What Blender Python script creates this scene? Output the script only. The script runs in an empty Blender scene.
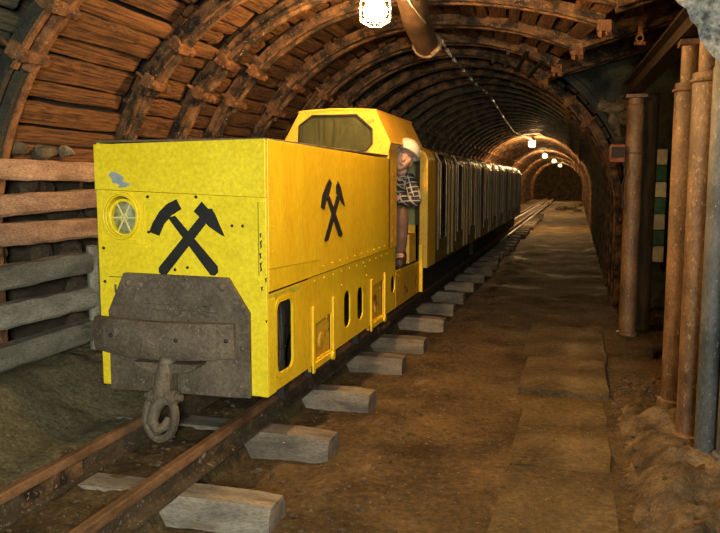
import bpy, bmesh, math, random
from mathutils import Vector, Matrix, noise
from mathutils.geometry import tessellate_polygon
random.seed(7)
S = bpy.context.scene
COL = S.collection
PI = math.pi
R = math.radians

# ------------------------------------------------------------------ materials
def mat(name, c1, c2, scale=5.0, stretch=(1, 1, 1), rough=.8, bump=.25, metal=0.0, dirt=None, dirt_amt=.5, dirt_scale=3.0,
        grain=.25, rnd=True, mid=(.35, .65), spec=.4, bscale=None, wet=None, speck=None):
    m = bpy.data.materials.new(name); m.use_nodes = True
    N = m.node_tree.nodes; L = m.node_tree.links; N.clear()
    out = N.new('ShaderNodeOutputMaterial'); b = N.new('ShaderNodeBsdfPrincipled'); L.new(b.outputs[0], out.inputs[0])
    tc = N.new('ShaderNodeTexCoord'); mp = N.new('ShaderNodeMapping'); mp.inputs['Scale'].default_value = stretch
    L.new(tc.outputs['Object'], mp.inputs[0]); vec = mp.outputs[0]
    if rnd:
        oi = N.new('ShaderNodeObjectInfo'); ad = N.new('ShaderNodeVectorMath'); ad.operation = 'ADD'
        ml = N.new('ShaderNodeMath'); ml.operation = 'MULTIPLY'; ml.inputs[1].default_value = 37.0
        L.new(oi.outputs['Random'], ml.inputs[0]); L.new(vec, ad.inputs[0]); L.new(ml.outputs[0], ad.inputs[1]); vec = ad.outputs[0]
    def nz(sc, det=6, ro=.6):
        n = N.new('ShaderNodeTexNoise'); n.inputs['Scale'].default_value = sc; n.inputs['Detail'].default_value = det
        n.inputs['Roughness'].default_value = ro; L.new(vec, n.inputs['Vector']); return n.outputs['Fac']
    def ramp(src, a, z, ca=(0, 0, 0, 1), cz=(1, 1, 1, 1)):
        r = N.new('ShaderNodeValToRGB'); r.color_ramp.elements[0].position = a; r.color_ramp.elements[1].position = z
        r.color_ramp.elements[0].color = ca; r.color_ramp.elements[1].color = cz; L.new(src, r.inputs[0]); return r.outputs[0]
    def mix(f, a, c, mode='MIX'):
        x = N.new('ShaderNodeMix'); x.data_type = 'RGBA'; x.blend_type = mode
        if isinstance(f, float): x.inputs[0].default_value = f
        else: L.new(f, x.inputs[0])
        for s, v in ((6, a), (7, c)):
            if isinstance(v, tuple): x.inputs[s].default_value = v
            else: L.new(v, x.inputs[s])
        return x.outputs[2]
    col = ramp(nz(scale), mid[0], mid[1], (*c1, 1), (*c2, 1))
    fine = nz(scale * 14, 3, .7)
    if grain: col = mix(grain, col, ramp(fine, .3, .7, (.12, .12, .12, 1), (1.5, 1.5, 1.5, 1)), 'MULTIPLY')
    if dirt: col = mix(ramp(nz(dirt_scale, 8, .7), dirt_amt, dirt_amt + .07), col, (*dirt, 1))
    if speck: col = mix(ramp(nz(speck[0], 4, .8), speck[1], speck[1] + .05), col, (*speck[2], 1))
    if rnd:
        v = N.new('ShaderNodeHueSaturation'); mr = N.new('ShaderNodeMapRange'); mr.inputs[3].default_value = .72; mr.inputs[4].default_value = 1.25
        L.new(oi.outputs['Random'], mr.inputs[0]); L.new(mr.outputs[0], v.inputs['Value']); L.new(col, v.inputs['Color'])
        if rnd != 'tex': col = v.outputs[0]
    L.new(col, b.inputs['Base Color'])
    if wet:
        L.new(ramp(nz(wet[0], 5), wet[1], wet[1] + .15, (rough,) * 3 + (1,), (wet[2],) * 3 + (1,)), b.inputs['Roughness'])
    else: b.inputs['Roughness'].default_value = rough
    b.inputs['Metallic'].default_value = metal; b.inputs['Specular IOR Level'].default_value = spec
    if bump:
        bp = N.new('ShaderNodeBump'); bp.inputs['Strength'].default_value = bump; bp.inputs['Distance'].default_value = .02
        L.new(nz(bscale or scale * 5, 8, .7), bp.inputs['Height']); L.new(bp.outputs[0], b.inputs['Normal'])
    return m

def glass(name, tint, opac, rough=.15):
    m = bpy.data.materials.new(name); m.use_nodes = True; N = m.node_tree.nodes; L = m.node_tree.links; N.clear()
    o = N.new('ShaderNodeOutputMaterial'); mx = N.new('ShaderNodeMixShader'); t = N.new('ShaderNodeBsdfTransparent'); p = N.new('ShaderNodeBsdfPrincipled')
    t.inputs[0].default_value = (.75, .8, .6, 1); p.inputs['Roughness'].default_value = rough
    tc = N.new('ShaderNodeTexCoord'); mp = N.new('ShaderNodeMapping'); mp.inputs['Scale'].default_value = (14, 14, 1.2); n = N.new('ShaderNodeTexNoise'); n.inputs['Scale'].default_value = 1.6; n.inputs['Detail'].default_value = 7
    L.new(tc.outputs['Object'], mp.inputs[0]); L.new(mp.outputs[0], n.inputs['Vector'])
    r = N.new('ShaderNodeValToRGB'); r.color_ramp.elements[0].color = (*[c * .45 for c in tint], 1); r.color_ramp.elements[1].color = (*tint, 1)
    r.color_ramp.elements[0].position = .35; r.color_ramp.elements[1].position = .7
    L.new(n.outputs[0], r.inputs[0]); L.new(r.outputs[0], p.inputs['Base Color'])
    mx.inputs[0].default_value = opac; L.new(t.outputs[0], mx.inputs[1]); L.new(p.outputs[0], mx.inputs[2]); L.new(mx.outputs[0], o.inputs[0]); return m

def emit(name, c, s):
    m = bpy.data.materials.new(name); m.use_nodes = True; N = m.node_tree.nodes; L = m.node_tree.links; N.clear()
    o = N.new('ShaderNodeOutputMaterial'); e = N.new('ShaderNodeEmission'); e.inputs[0].default_value = (*c, 1); e.inputs[1].default_value = s
    L.new(e.outputs[0], o.inputs[0]); return m

def plaid(name):
    m = mat(name, (.02, .02, .024), (.05, .05, .055), 20, rnd=False, rough=.95, bump=.1)
    N = m.node_tree.nodes; L = m.node_tree.links; b = [n for n in N if n.type == 'BSDF_PRINCIPLED'][0]
    tc = N.new('ShaderNodeTexCoord'); prev = b.inputs['Base Color'].links[0].from_socket
    for ax, rot in (('X', .35), ('Z', .25)):
        mp = N.new('ShaderNodeMapping'); mp.inputs['Rotation'].default_value = (.2, rot, .3); L.new(tc.outputs['Object'], mp.inputs[0])
        w = N.new('ShaderNodeTexWave'); w.bands_direction = ax; w.inputs['Scale'].default_value = 6.0; w.inputs['Distortion'].default_value = .6
        L.new(mp.outputs[0], w.inputs['Vector'])
        r = N.new('ShaderNodeValToRGB'); r.color_ramp.elements[0].position = .84; r.color_ramp.elements[1].position = .96; L.new(w.outputs[1], r.inputs[0])
        x = N.new('ShaderNodeMix'); x.data_type = 'RGBA'; L.new(r.outputs[0], x.inputs[0]); L.new(prev, x.inputs[6]); x.inputs[7].default_value = (.40, .385, .35, 1); prev = x.outputs[2]
    L.new(prev, b.inputs['Base Color']); return m

YEL = mat('yellow_paint', (.80, .60, .016), (.88, .68, .025), 3, rough=.42, bump=.05, rnd='tex', grain=.22, dirt=(.34, .22, .03), dirt_amt=.70, dirt_scale=4, spec=.5)
YELS = mat('warm_lit_side_yellow', (.78, .50, .012), (.86, .61, .02), 2.2, stretch=(1, 1.6, .5), rough=.38, bump=.06, rnd='tex', grain=.22, dirt=(.40, .22, .02), dirt_amt=.66, dirt_scale=3, spec=.5)  # same paint as the front, with warm lamp light put into the colour
YELR = mat('rusty_yellow_paint', (.50, .27, .02), (.74, .47, .025), 5, rough=.55, bump=.12, rnd='tex', grain=.3, dirt=(.16, .07, .02), dirt_amt=.56, dirt_scale=5)
ORG = mat('orange_paint', (.78, .42, .03), (.85, .52, .05), 4, rough=.45, bump=.06, rnd='tex', grain=.25, dirt=(.35, .16, .03), dirt_amt=.62, dirt_scale=6)
BLK = mat('black_paint', (.008, .008, .009), (.016, .015, .014), 20, rough=.7, bump=.05, rnd=False)
CHIP = mat('bare_bluegrey_metal', (.22, .27, .29), (.4, .43, .42), 30, rough=.5, bump=.1, rnd=False)
IRON = mat('dirty_iron', (.075, .055, .036), (.155, .118, .078), 4, rough=.75, bump=.25, rnd='tex', grain=.5, dirt=(.19, .15, .11), dirt_amt=.6, dirt_scale=7, speck=(60, .61, (.24, .19, .13)))
DARK = mat('dark_grease', (.012, .011, .010), (.03, .026, .022), 8, rough=.7, bump=.2, rnd=False)
RUBBER = mat('grey_hose', (.09, .09, .085), (.16, .155, .14), 20, rough=.6, bump=.1, rnd=False)
CHROME = mat('worn_chrome', (.16, .13, .08), (.30, .25, .16), 20, rough=.38, bump=.05, metal=.2, rnd=False)
OLIVE = mat('olive_paint', (.12, .080, .020), (.24, .16, .042), 3, stretch=(1, 1, .5), rough=.36, bump=.08, rnd='tex', grain=.3, dirt=(.05, .04, .018), dirt_amt=.58, dirt_scale=5)
GREENI = mat('pale_green_paint', (.22, .25, .08), (.36, .36, .12), 6, rough=.6, bump=.08, rnd=False, dirt=(.1, .09, .03), dirt_amt=.6)
WOODL = mat('brown_lagging_timber', (.035, .014, .005), (.25, .112, .034), 2.4, mid=(.38, .66), stretch=(5, .8, 5), rough=.85, bump=.5, grain=.55, dirt=(.035, .015, .008), dirt_amt=.60, dirt_scale=1.6, speck=(26, .62, (.36, .19, .07)))
WOODG = mat('greyed_lagging_timber', (.03, .034, .026), (.13, .13, .09), 2.4, stretch=(5, .8, 5), rough=.85, bump=.5, grain=.5, dirt=(.015, .016, .012), dirt_amt=.56, dirt_scale=1.6)  # grey boards, also darkened in colour for the dim bay nearest the camera
WOODD = mat('dark_lagging_timber', (.04, .03, .02), (.12, .085, .05), 2.4, stretch=(5, .8, 5), rough=.85, bump=.5, grain=.5, dirt=(.02, .014, .01), dirt_amt=.58, dirt_scale=1.6)
SLABP = mat('warm_lit_slab', (.22, .135, .085), (.46, .31, .21), 4, stretch=(2, .7, 2), rough=.9, bump=.6, grain=.55, dirt=(.12, .07, .04), dirt_amt=.62, dirt_scale=2.4, speck=(34, .61, (.16, .09, .05)))  # upper slabs: warm lamp light put into this pinkish colour
SLABG = mat('shadowed_slab', (.20, .185, .135), (.40, .375, .29), 4, stretch=(2, .7, 2), rough=.9, bump=.6, grain=.5, dirt=(.10, .085, .06), dirt_amt=.60, dirt_scale=2.4, speck=(34, .61, (.14, .12, .08)))  # lower slabs: the locomotive's shadow put into this greyer colour
RIBM = mat('rusted_arch_steel', (.018, .011, .006), (.25, .125, .05), 7, mid=(.42, .66), rough=.7, bump=.7, grain=.6, rnd='tex', dirt=(.34, .22, .11), dirt_amt=.66, dirt_scale=11, speck=(38, .60, (.42, .26, .13)))
RIBR = mat('red_rust_steel', (.09, .036, .014), (.30, .14, .055), 9, rough=.8, bump=.6, grain=.6, rnd='tex', dirt=(.40, .21, .08), dirt_amt=.64, dirt_scale=12, speck=(38, .60, (.48, .28, .13)))
GIRD = mat('dark_brown_girder', (.016, .010, .007), (.05, .03, .02), 6, rough=.6, bump=.4, grain=.5, rnd=False)
RIBD = mat('dark_arch_steel', (.022, .022, .016), (.06, .055, .04), 6, rough=.75, bump=.6, grain=.6, rnd='tex', dirt=(.16, .075, .03), dirt_amt=.66, dirt_scale=9, speck=(40, .62, (.14, .14, .10)))  # on the first arch leg, its unlit side is painted as darker steel
PROPM = mat('prop_steel', (.07, .038, .018), (.25, .145, .07), 5, stretch=(1, 1, .5), rough=.5, bump=.45, grain=.55, rnd='tex', dirt=(.07, .04, .02), dirt_amt=.60, dirt_scale=6, spec=.6, speck=(46, .60, (.40, .27, .15)))
PROPB = mat('cool_lit_prop_steel', (.04, .046, .05), (.13, .14, .145), 5, stretch=(1, 1, .5), rough=.5, bump=.45, grain=.5, rnd='tex', dirt=(.13, .08, .045), dirt_amt=.57, dirt_scale=5, spec=.6, speck=(46, .61, (.30, .30, .28)))  # prop steel with cool frontal light put into its blue-grey
RAILM = mat('rail_steel', (.035, .025, .016), (.10, .068, .04), 6, rough=.55, bump=.4, grain=.5, rnd='tex', dirt=(.33, .28, .2), dirt_amt=.64, dirt_scale=5, speck=(40, .60, (.30, .25, .17)))
HEADM = mat('rail_head_rust', (.10, .05, .022), (.26, .135, .065), 8, stretch=(1, .4, 1), rough=.5, bump=.2, grain=.4, rnd='tex')
SLEEP = mat('weathered_sleeper', (.12, .10, .078), (.27, .225, .17), 4, stretch=(.7, 2.5, 2.5), rough=.85, bump=.5, grain=.5, dirt=(.13, .085, .05), dirt_amt=.6, dirt_scale=3.5, speck=(44, .61, (.07, .05, .035)))
MOUND = mat('pale_muddy_rubble', (.055, .038, .018), (.25, .18, .10), 5, rough=.95, bump=1, grain=.6, rnd=False, dirt=(.33, .26, .16), dirt_amt=.64, dirt_scale=9, bscale=26)
BANK = mat('olive_dirt', (.10, .085, .04), (.22, .19, .10), 3, rough=.95, bump=1, grain=.6, rnd=False, dirt=(.07, .045, .02), dirt_amt=.56, dirt_scale=3, bscale=18, speck=(34, .60, (.28, .25, .15)))
MUD = mat('mud_floor', (.045, .029, .012), (.15, .098, .043), 1.6, rough=.9, bump=1, grain=.6, rnd=False, dirt=(.21, .145, .075), dirt_amt=.62, dirt_scale=3.2, bscale=22, wet=(1.1, .55, .6), spec=.2, speck=(34, .61, (.24, .17, .09)))
PLATE = mat('muddy_concrete', (.06, .041, .017), (.17, .118, .052), 2.2, rough=.85, bump=.9, grain=.55, rnd=False, dirt=(.26, .125, .022), dirt_amt=.63, dirt_scale=2.0, bscale=20, wet=(1.5, .52, .5), spec=.25, speck=(34, .61, (.27, .19, .095)))
ROCKB = mat('dark_brown_rock', (.03, .02, .012), (.10, .07, .042), 3, rough=.95, bump=1, grain=.5, rnd=False)
ROCK = mat('dark_rock', (.016, .022, .018), (.055, .068, .052), 3, rough=.95, bump=1, grain=.5, rnd='tex')
RUBB = mat('muddy_rubble', (.08, .05, .025), (.19, .12, .06), 5, rough=.95, bump=.8, grain=.5)
DRIB = mat('unlit_far_arch_steel', (.02, .016, .009), (.16, .115, .06), 6, rough=.7, bump=.6, grain=.6, rnd='tex', speck=(30, .61, (.26, .20, .11)))  # arch steel darkened in colour for the unlit stretch of drift
FARL = mat('far_lagging', (.022, .019, .011), (.06, .05, .03), 2.4, stretch=(5, .8, 5), rough=.85, bump=.5, grain=.5, rnd=False)  # lagging darkened likewise, the dim drift put into its colour
PATCH = mat('greenish_paint', (.42, .40, .03), (.62, .52, .03), 12, rough=.5, bump=.05, rnd=False, dirt=(.70, .46, .02), dirt_amt=.55, dirt_scale=9)
STONE = mat('packing_rock', (.075, .06, .04), (.19, .155, .10), 5, rough=.95, bump=.8, grain=.5)
SHOT = mat('blue_grey_rock', (.12, .13, .125), (.72, .74, .70), 30, rough=.9, bump=.9, grain=.5, rnd=False, dirt=(.08, .09, .09), dirt_amt=.6, dirt_scale=9)
GRAV = mat('ballast_gravel', (.06, .04, .022), (.19, .13, .075), 6, rough=.9, bump=.5, grain=.4)
WOODP = mat('old_prop_timber', (.05, .034, .02), (.13, .085, .045), 3, stretch=(5, 5, .7), rough=.9, bump=.6, grain=.5, rnd='tex')
DUCTM = mat('brown_duct_cloth', (.05, .028, .013), (.14, .08, .04), 4, rough=.8, bump=.5, grain=.45, rnd=False)
CLOTH = mat('torn_pale_cloth', (.12, .08, .045), (.36, .28, .17), 9, rough=.95, bump=.6, grain=.4, rnd=False)
CABLE = mat('pale_cable', (.30, .25, .16), (.42, .37, .26), 9, rough=.6, bump=.1, rnd=False)
GLINTM = mat('white_glint', (.75, .75, .7), (.85, .85, .8), 9, rough=.3, bump=0, rnd=False)
REDM = mat('faded_red_box', (.17, .05, .025), (.30, .10, .05), 9, rough=.7, bump=.4, grain=.5, rnd=False)
TEAL = mat('teal_block', (.02, .10, .085), (.05, .17, .14), 8, rough=.8, bump=.3, grain=.4)
WHITEB = mat('whitish_block', (.40, .44, .42), (.62, .66, .62), 8, rough=.85, bump=.3, grain=.4)
SKIN = mat('skin', (.60, .33, .22), (.68, .40, .28), 14, rough=.55, bump=.03, grain=.06, rnd=False)
HELM = mat('cream_helmet', (.72, .62, .48), (.85, .78, .66), 8, rough=.4, bump=.05, grain=.2, rnd=False, dirt=(.5, .38, .24), dirt_amt=.6, dirt_scale=14)
TROU = mat('brown_trousers', (.12, .065, .05), (.19, .11, .085), 9, rough=.95, bump=.3, grain=.3, rnd=False)
BOOTM = mat('dark_boot_leather', (.03, .02, .015), (.06, .04, .03), 9, rough=.6, bump=.2, rnd=False)
HAIR = mat('dark_hair', (.02, .012, .008), (.05, .03, .02), 30, rough=.7, bump=.3, rnd=False)
LIP = mat('lips', (.42, .16, .12), (.48, .2, .15), 20, rough=.5, bump=0, rnd=False)
EYEW = mat('eye_white', (.6, .58, .54), (.7, .68, .64), 20, rough=.3, bump=0, rnd=False)
PLAID = plaid('black_white_plaid')
GLASSW = glass('dirty_window', (.13, .13, .055), .72)
GLASSD = glass('dark_window', (.03, .03, .03), .9, .08)
GRIL = mat('pale_grille', (.62, .56, .20), (.78, .70, .30), 20, rough=.5, bump=.05, rnd=False)
LENS = mat('headlight_glass', (.12, .12, .05), (.40, .41, .24), 25, rough=.12, bump=.1, rnd=False, spec=.8)
GLOW = emit('warm_lamp_glow', (1, .56, .20), 1100)
GLOWF = emit('far_lamp_glow', (1, .60, .24), 3600)

# ------------------------------------------------------------------ mesh helpers
class MB:
    def __init__(s): s.v = []; s.f = []
    def add(s, vs, fs):
        k = len(s.v); s.v += [Vector(v) for v in vs]; s.f += [tuple(i + k for i in f) for f in fs]; return s
    def box(s, x0, x1, y0, y1, z0, z1, M=None):
        vs = [Vector((x, y, z)) for x in (x0, x1) for y in (y0, y1) for z in (z0, z1)]
        if M: vs = [M @ v for v in vs]
        return s.add(vs, [(0, 1, 3, 2), (4, 6, 7, 5), (0, 4, 5, 1), (2, 3, 7, 6), (0, 2, 6, 4), (1, 5, 7, 3)])
    def tube(s, pts, r, n=8, caps=True):
        pts = [Vector(p) for p in pts]; m = len(pts); rs = r if isinstance(r, (list, tuple)) else [r] * m
        rings = []; ref = None
        for i, p in enumerate(pts):
            t = (pts[min(i + 1, m - 1)] - pts[max(i - 1, 0)]).normalized()
            if ref is None: ref = t.orthogonal().normalized()
            ref = (ref - t * ref.dot(t)).normalized(); b = t.cross(ref)
            rings += [p + (ref * math.cos(2 * PI * k / n) + b * math.sin(2 * PI * k / n)) * rs[i] for k in range(n)]
        fs = [(i * n + k, i * n + (k + 1) % n, (i + 1) * n + (k + 1) % n, (i + 1) * n + k) for i in range(m - 1) for k in range(n)]
        if caps: fs += [tuple(range(n))[::-1], tuple((m - 1) * n + k for k in range(n))]
        return s.add(rings, fs)
    def ring(s, c, ax, R0, r, n=28, m=8):
        ax = Vector(ax).normalized(); a = ax.orthogonal().normalized(); b = ax.cross(a); c = Vector(c); vs = []
        for i in range(n):
            d = a * math.cos(2 * PI * i / n) + b * math.sin(2 * PI * i / n)
            vs += [c + d * (R0 + r * math.cos(2 * PI * k / m)) + ax * r * math.sin(2 * PI * k / m) for k in range(m)]
        return s.add(vs, [(i * m + k, ((i + 1) % n) * m + k, ((i + 1) % n) * m + (k + 1) % m, i * m + (k + 1) % m) for i in range(n) for k in range(m)])
    def lathe(s, prof, c, ax, n=24):
        ax = Vector(ax).normalized(); a = ax.orthogonal().normalized(); b = ax.cross(a); c = Vector(c); vs = []
        for r, h in prof: vs += [c + ax * h + (a * math.cos(2 * PI * k / n) + b * math.sin(2 * PI * k / n)) * r for k in range(n)]
        m = len(prof)
        fs = [(i * n + k, i * n + (k + 1) % n, (i + 1) * n + (k + 1) % n, (i + 1) * n + k) for i in range(m - 1) for k in range(n)]
        if prof[0][0] > 0: fs.append(tuple(range(n)))
        if prof[-1][0] > 0: fs.append(tuple((m - 1) * n + k for k in range(n)))
        return s.add(vs, fs)
    def prism(s, loops, fn, t0, t1):
        # loops[0] the outline, the others holes; fn(u, v, t) gives the point
        flat = [p for l in loops for p in l]; k = len(flat)
        tri = tessellate_polygon([[Vector((p[0], p[1], 0)) for p in l] for l in loops])
        vs = [fn(p[0], p[1], t0) for p in flat] + [fn(p[0], p[1], t1) for p in flat]
        fs = [tuple(t) for t in tri] + [tuple(i + k for i in t) for t in tri]; o = 0
        for l in loops:
            n = len(l); fs += [(o + i, o + (i + 1) % n, o + (i + 1) % n + k, o + i + k) for i in range(n)]; o += n
        return s.add(vs, fs)
    def ball(s, c, r, nu=12, nv=8, M=None):
        c = Vector(c); r = Vector(r if not isinstance(r, (int, float)) else (r, r, r)); vs = [Vector((0, 0, 1))]
        for j in range(1, nv):
            for i in range(nu): vs.append(Vector((math.sin(PI * j / nv) * math.cos(2 * PI * i / nu), math.sin(PI * j / nv) * math.sin(2 * PI * i / nu), math.cos(PI * j / nv))))
        vs.append(Vector((0, 0, -1))); vs = [Vector((v.x * r.x, v.y * r.y, v.z * r.z)) for v in vs]
        if M: vs = [M @ v for v in vs]
        fs = [(0, 1 + i, 1 + (i + 1) % nu) for i in range(nu)] + [(len(vs) - 1, len(vs) - 1 - nu + (i + 1) % nu, len(vs) - 1 - nu + i) for i in range(nu)]
        fs += [(1 + j * nu + i, 1 + (j + 1) * nu + i, 1 + (j + 1) * nu + (i + 1) % nu, 1 + j * nu + (i + 1) % nu) for j in range(nv - 2) for i in range(nu)]
        return s.add([v + c for v in vs], fs)
    def rough(s, amt, sc):
        for i, v in enumerate(s.v): s.v[i] = v + noise.noise_vector(v * sc) * amt
        return s

ORG_OF = {}
def build(mb, name, m, parent=None, smooth=False, bevel=0, origin=None, sharp=40):
    me = bpy.data.meshes.new(name)
    if parent is not None: off = ORG_OF[parent.name]
    elif origin is not None: off = Vector(origin)
    else:
        lo = [min(v[i] for v in mb.v) for i in range(3)]; hi = [max(v[i] for v in mb.v) for i in range(3)]
        off = Vector(((lo[0] + hi[0]) / 2, (lo[1] + hi[1]) / 2, lo[2]))
    me.from_pydata([v - off for v in mb.v], [], mb.f); me.update()
    bm = bmesh.new(); bm.from_mesh(me); bmesh.ops.recalc_face_normals(bm, faces=bm.faces); bm.to_mesh(me); bm.free()
    me.materials.append(m)
    if smooth:
        for p in me.polygons: p.use_smooth = True
        me.set_sharp_from_angle(angle=R(sharp))
    o = bpy.data.objects.new(name, me); COL.objects.link(o)
    if parent is not None: o.parent = parent
    else: o.location = off
    ORG_OF[o.name] = off
    if bevel:
        b = o.modifiers.new('bevel', 'BEVEL'); b.width = bevel; b.segments = 2; b.limit_method = 'ANGLE'; b.angle_limit = R(40)
    return o
def tag(o, label, cat, group=None, kind=None):
    o['label'] = label; o['category'] = cat
    if group: o['group'] = group
    if kind: o['kind'] = kind
    return o
def thing(name, label, cat, loc, group=None):
    o = bpy.data.objects.new(name, None); COL.objects.link(o); o.location = loc; o.empty_display_size = .2
    ORG_OF[o.name] = Vector(loc); return tag(o, label, cat, group)
def struct(o): o['kind'] = 'structure'; return o
def dup(o, loc, parent=None, label=None, group=None):
    c = o.copy(); COL.objects.link(c)
    if parent is None:
        c.location = loc
        if label: c['label'] = label
        if group: c['group'] = group
        elif 'group' in c and label: del c['group']
    else: c.parent = parent
    ORG_OF[c.name] = Vector(loc) if parent is None else ORG_OF[parent.name]
    for ch in list(o.children): dup(ch, None, c)
    return c
def XY(x): return lambda u, v, t: Vector((u, v, t))
def YZ(u, v, t): return Vector((t, u, v))
def XZ(u, v, t): return Vector((u, t, v))
def rrect(u0, u1, v0, v1, r, n=5):
    pts = []
    for cu, cv, a in ((u1 - r, v1 - r, 0), (u0 + r, v1 - r, 90), (u0 + r, v0 + r, 180), (u1 - r, v0 + r, 270)):
        for k in range(n + 1):
            t = R(a + 90 * k / n); pts.append((cu + r * math.cos(t), cv + r * math.sin(t)))
    return pts
def sst(a, b, x):
    t = max(0, min(1, (x - a) / (b - a))); return t * t * (3 - 2 * t)
def nz(x, y, z=0): return noise.noise(Vector((x, y, z)))

# ------------------------------------------------------------------ camera
cam = bpy.data.cameras.new('camera'); camo = bpy.data.objects.new('camera', cam); COL.objects.link(camo); S.camera = camo
cam.sensor_width = 36; cam.lens = 755.05 / 720 * 36; cam.clip_end = 200
yaw, pit = .2778, .1115
camo.location = (0, 0, 1.69); camo.rotation_euler = (PI / 2 - pit, 0, yaw)

# ------------------------------------------------------------------ setting
XC, ZC, RA = -1.6, 1.25, 2.1
def pol(a, r): return (XC + r * math.cos(R(a)), ZC + r * math.sin(R(a)))
def ground(x, y):
    z = .025 * nz(x * 1.3, y * 1.3) + .012 * nz(x * 5, y * 5, 3)
    z += .02 * nz(x * 11, y * 11, 6) * sst(-1.5, -1.3, x) * (1 - sst(-1.1, -.7, x)) + .006 * nz(x * 23, y * 23, 6)
    z += .05 * sst(8, 12, y) * (nz(x * 1.1, y * .9, 12) + .7 * nz(x * 2.6, y * 1.5, 14)) * sst(-1.4, -1.1, x)
    tb = 1 - sst(-1.975, -1.895, x); z += tb * (.135 + .028 * nz(x * 7, y * 7, 5) + .02 * nz(x * 16, y * 16, 5))
    z += .035 * (sst(-1.45, -1.3, x) * (1 - sst(-1.1, -.7, x))) * (.6 + nz(x * 6, y * 6, 8))
    rm = sst(.30, .55, x) * (1 - sst(6.0, 7.5, y)); z += rm * (.10 + .09 * nz(x * 2.6, y * 2.6, 1) + .06 * nz(x * 8, y * 8, 2) + .03 * nz(x * 19, y * 19, 2))
    z -= .07 * math.exp(-(((x - .33) / .12) ** 2 + ((y - 4.75) / .35) ** 2))
    w = sst(-.6, -.35, x) * (1 - sst(.22, .4, x)); z *= 1 - .7 * w * (1 - sst(7.4, 8, y))
    return z
mb = MB(); xs = [-4.0 + .06 * i for i in range(104)]; ys = []; y = -2.0
while y < 75: ys.append(y); y += .06 if y < 8 else (.12 if y < 16 else (.22 if y < 32 else .5))
vs = [(x, y, ground(x, y)) for y in ys for x in xs]; n = len(xs)
mb.add(vs, [(j * n + i, j * n + i + 1, (j + 1) * n + i + 1, (j + 1) * n + i) for j in range(len(ys) - 1) for i in range(n - 1)])
b = MB(); by = [-2 + .09 * i for i in range(90)]; bx = [-2.62 - .05 * i for i in range(25)]
def bank(x, y): return ground(x, y) - .03 + .05 * sst(-2.6, -2.8, x) + .27 * sst(-2.85, -3.55, x) + (.05 * nz(x * 4, y * 4, 9) + .03 * nz(x * 11, y * 11, 9)) * sst(-2.75, -3.1, x)
b.add([(x, y, bank(x, y)) for y in by for x in bx], [(j * 25 + i, j * 25 + i + 1, (j + 1) * 25 + i + 1, (j + 1) * 25 + i) for j in range(89) for i in range(24)])
struct(build(b, 'floor_left_bank', BANK, smooth=True, sharp=180, origin=(0, 0, 0)))
b = MB(); by = [2.2 + .05 * i for i in range(80)]; bx = [.24 + .04 * i for i in range(31)]
def mound(x, y): return ground(x, y) - .05 + .07 * sst(.27 + .05 * nz(y * 3, 2), .38 + .05 * nz(y * 3, 2), x) * (1 - sst(5.4, 6.1, y + .2 * nz(x * 4, 3))) + (.03 * nz(x * 9, y * 9, 19) + .02 * nz(x * 21, y * 21, 9)) 
b.add([(x, y, mound(x, y)) for y in by for x in bx], [(j * 31 + i, j * 31 + i + 1, (j + 1) * 31 + i + 1, (j + 1) * 31 + i) for j in range(79) for i in range(30)])
struct(build(b, 'floor_right_mound', MOUND, smooth=True, sharp=180, origin=(0, 0, 0)))
fl = struct(build(mb, 'floor', MUD, smooth=True, sharp=180, origin=(0, 0, 0)))

YB = 10.42     # where the wide junction ends and the single arched drift goes on
def shell(a0, a1, y0, y1, na, ny, r, amp):
    b = MB(); vs = []
    for j in range(ny + 1):
        yy = y0 + (y1 - y0) * j / ny
        for i in range(na + 1):
            a = a0 + (a1 - a0) * i / na; rr = r + amp * nz(a * .12, yy * 1.7)
            if a > 180: x, z = XC - rr, ZC - (a - 180) / 60 * 1.45
            elif a < 0: x, z = XC + rr, ZC + a / 60 * 1.45
            else: x, z = pol(a, rr)
            vs.append((x, yy, z))
    return b.add(vs, [(j * (na + 1) + i, j * (na + 1) + i + 1, (j + 1) * (na + 1) + i + 1, (j + 1) * (na + 1) + i) for j in range(ny) for i in range(na)])
RIBY = [4.05, 5.54, 6.37, 7.04, 8.1, 9.15, 10.03]
FARY = [10.95 + .95 * i for i in range(36)] + [46.5 + 2.2 * i for i in range(12)]
def planks(b, a0, a1, y0, y1, r):
    a = a0
    while a < a1 - 2:
        w = random.uniform(3.6, 5.4); e = min(a + w, a1); dr = random.uniform(-.03, .03); t = random.uniform(-.015, .015)
        P = []
        for (q, k) in ((a + .25, t), (e - .25, -t)):
            for rr in (r + dr + k, r + dr + k + .05):
                if q > 180: P.append((XC - rr, ZC - (q - 180) / 60 * 1.4))
                elif q < 0: P.append((XC + rr, ZC + q / 60 * 1.4))
                else: P.append(pol(q, rr))
        vs = [(p[0], yy, p[1]) for yy in (y0, y1) for p in P]
        b.add(vs, [(0, 2, 6, 4), (1, 5, 7, 3), (0, 4, 5, 1), (2, 3, 7, 6), (0, 1, 3, 2), (4, 6, 7, 5)]); a = e
bl = shell(110, 240, -2, 76, 26, 60, 2.36, .05)
bc = shell(64, 110, YB - .2, 76, 10, 50, 2.36, .05); q_ = shell(90, 110, -2, YB, 6, 14, 2.36, .05); bc.add(q_.v, q_.f); br = shell(-60, 64, YB, 76, 26, 50, 2.36, .05); bf = MB()
for ya, yb in zip([10.03] + FARY[:-1], FARY):
    planks(bf, 112, 236, ya + .02, yb - .02, 2.23); planks(bf, 66, 112, ya + .02, yb - .02, 2.23)
    if ya > 10.5: planks(br, -58, 66, ya + .02, yb - .02, 2.23)
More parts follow.
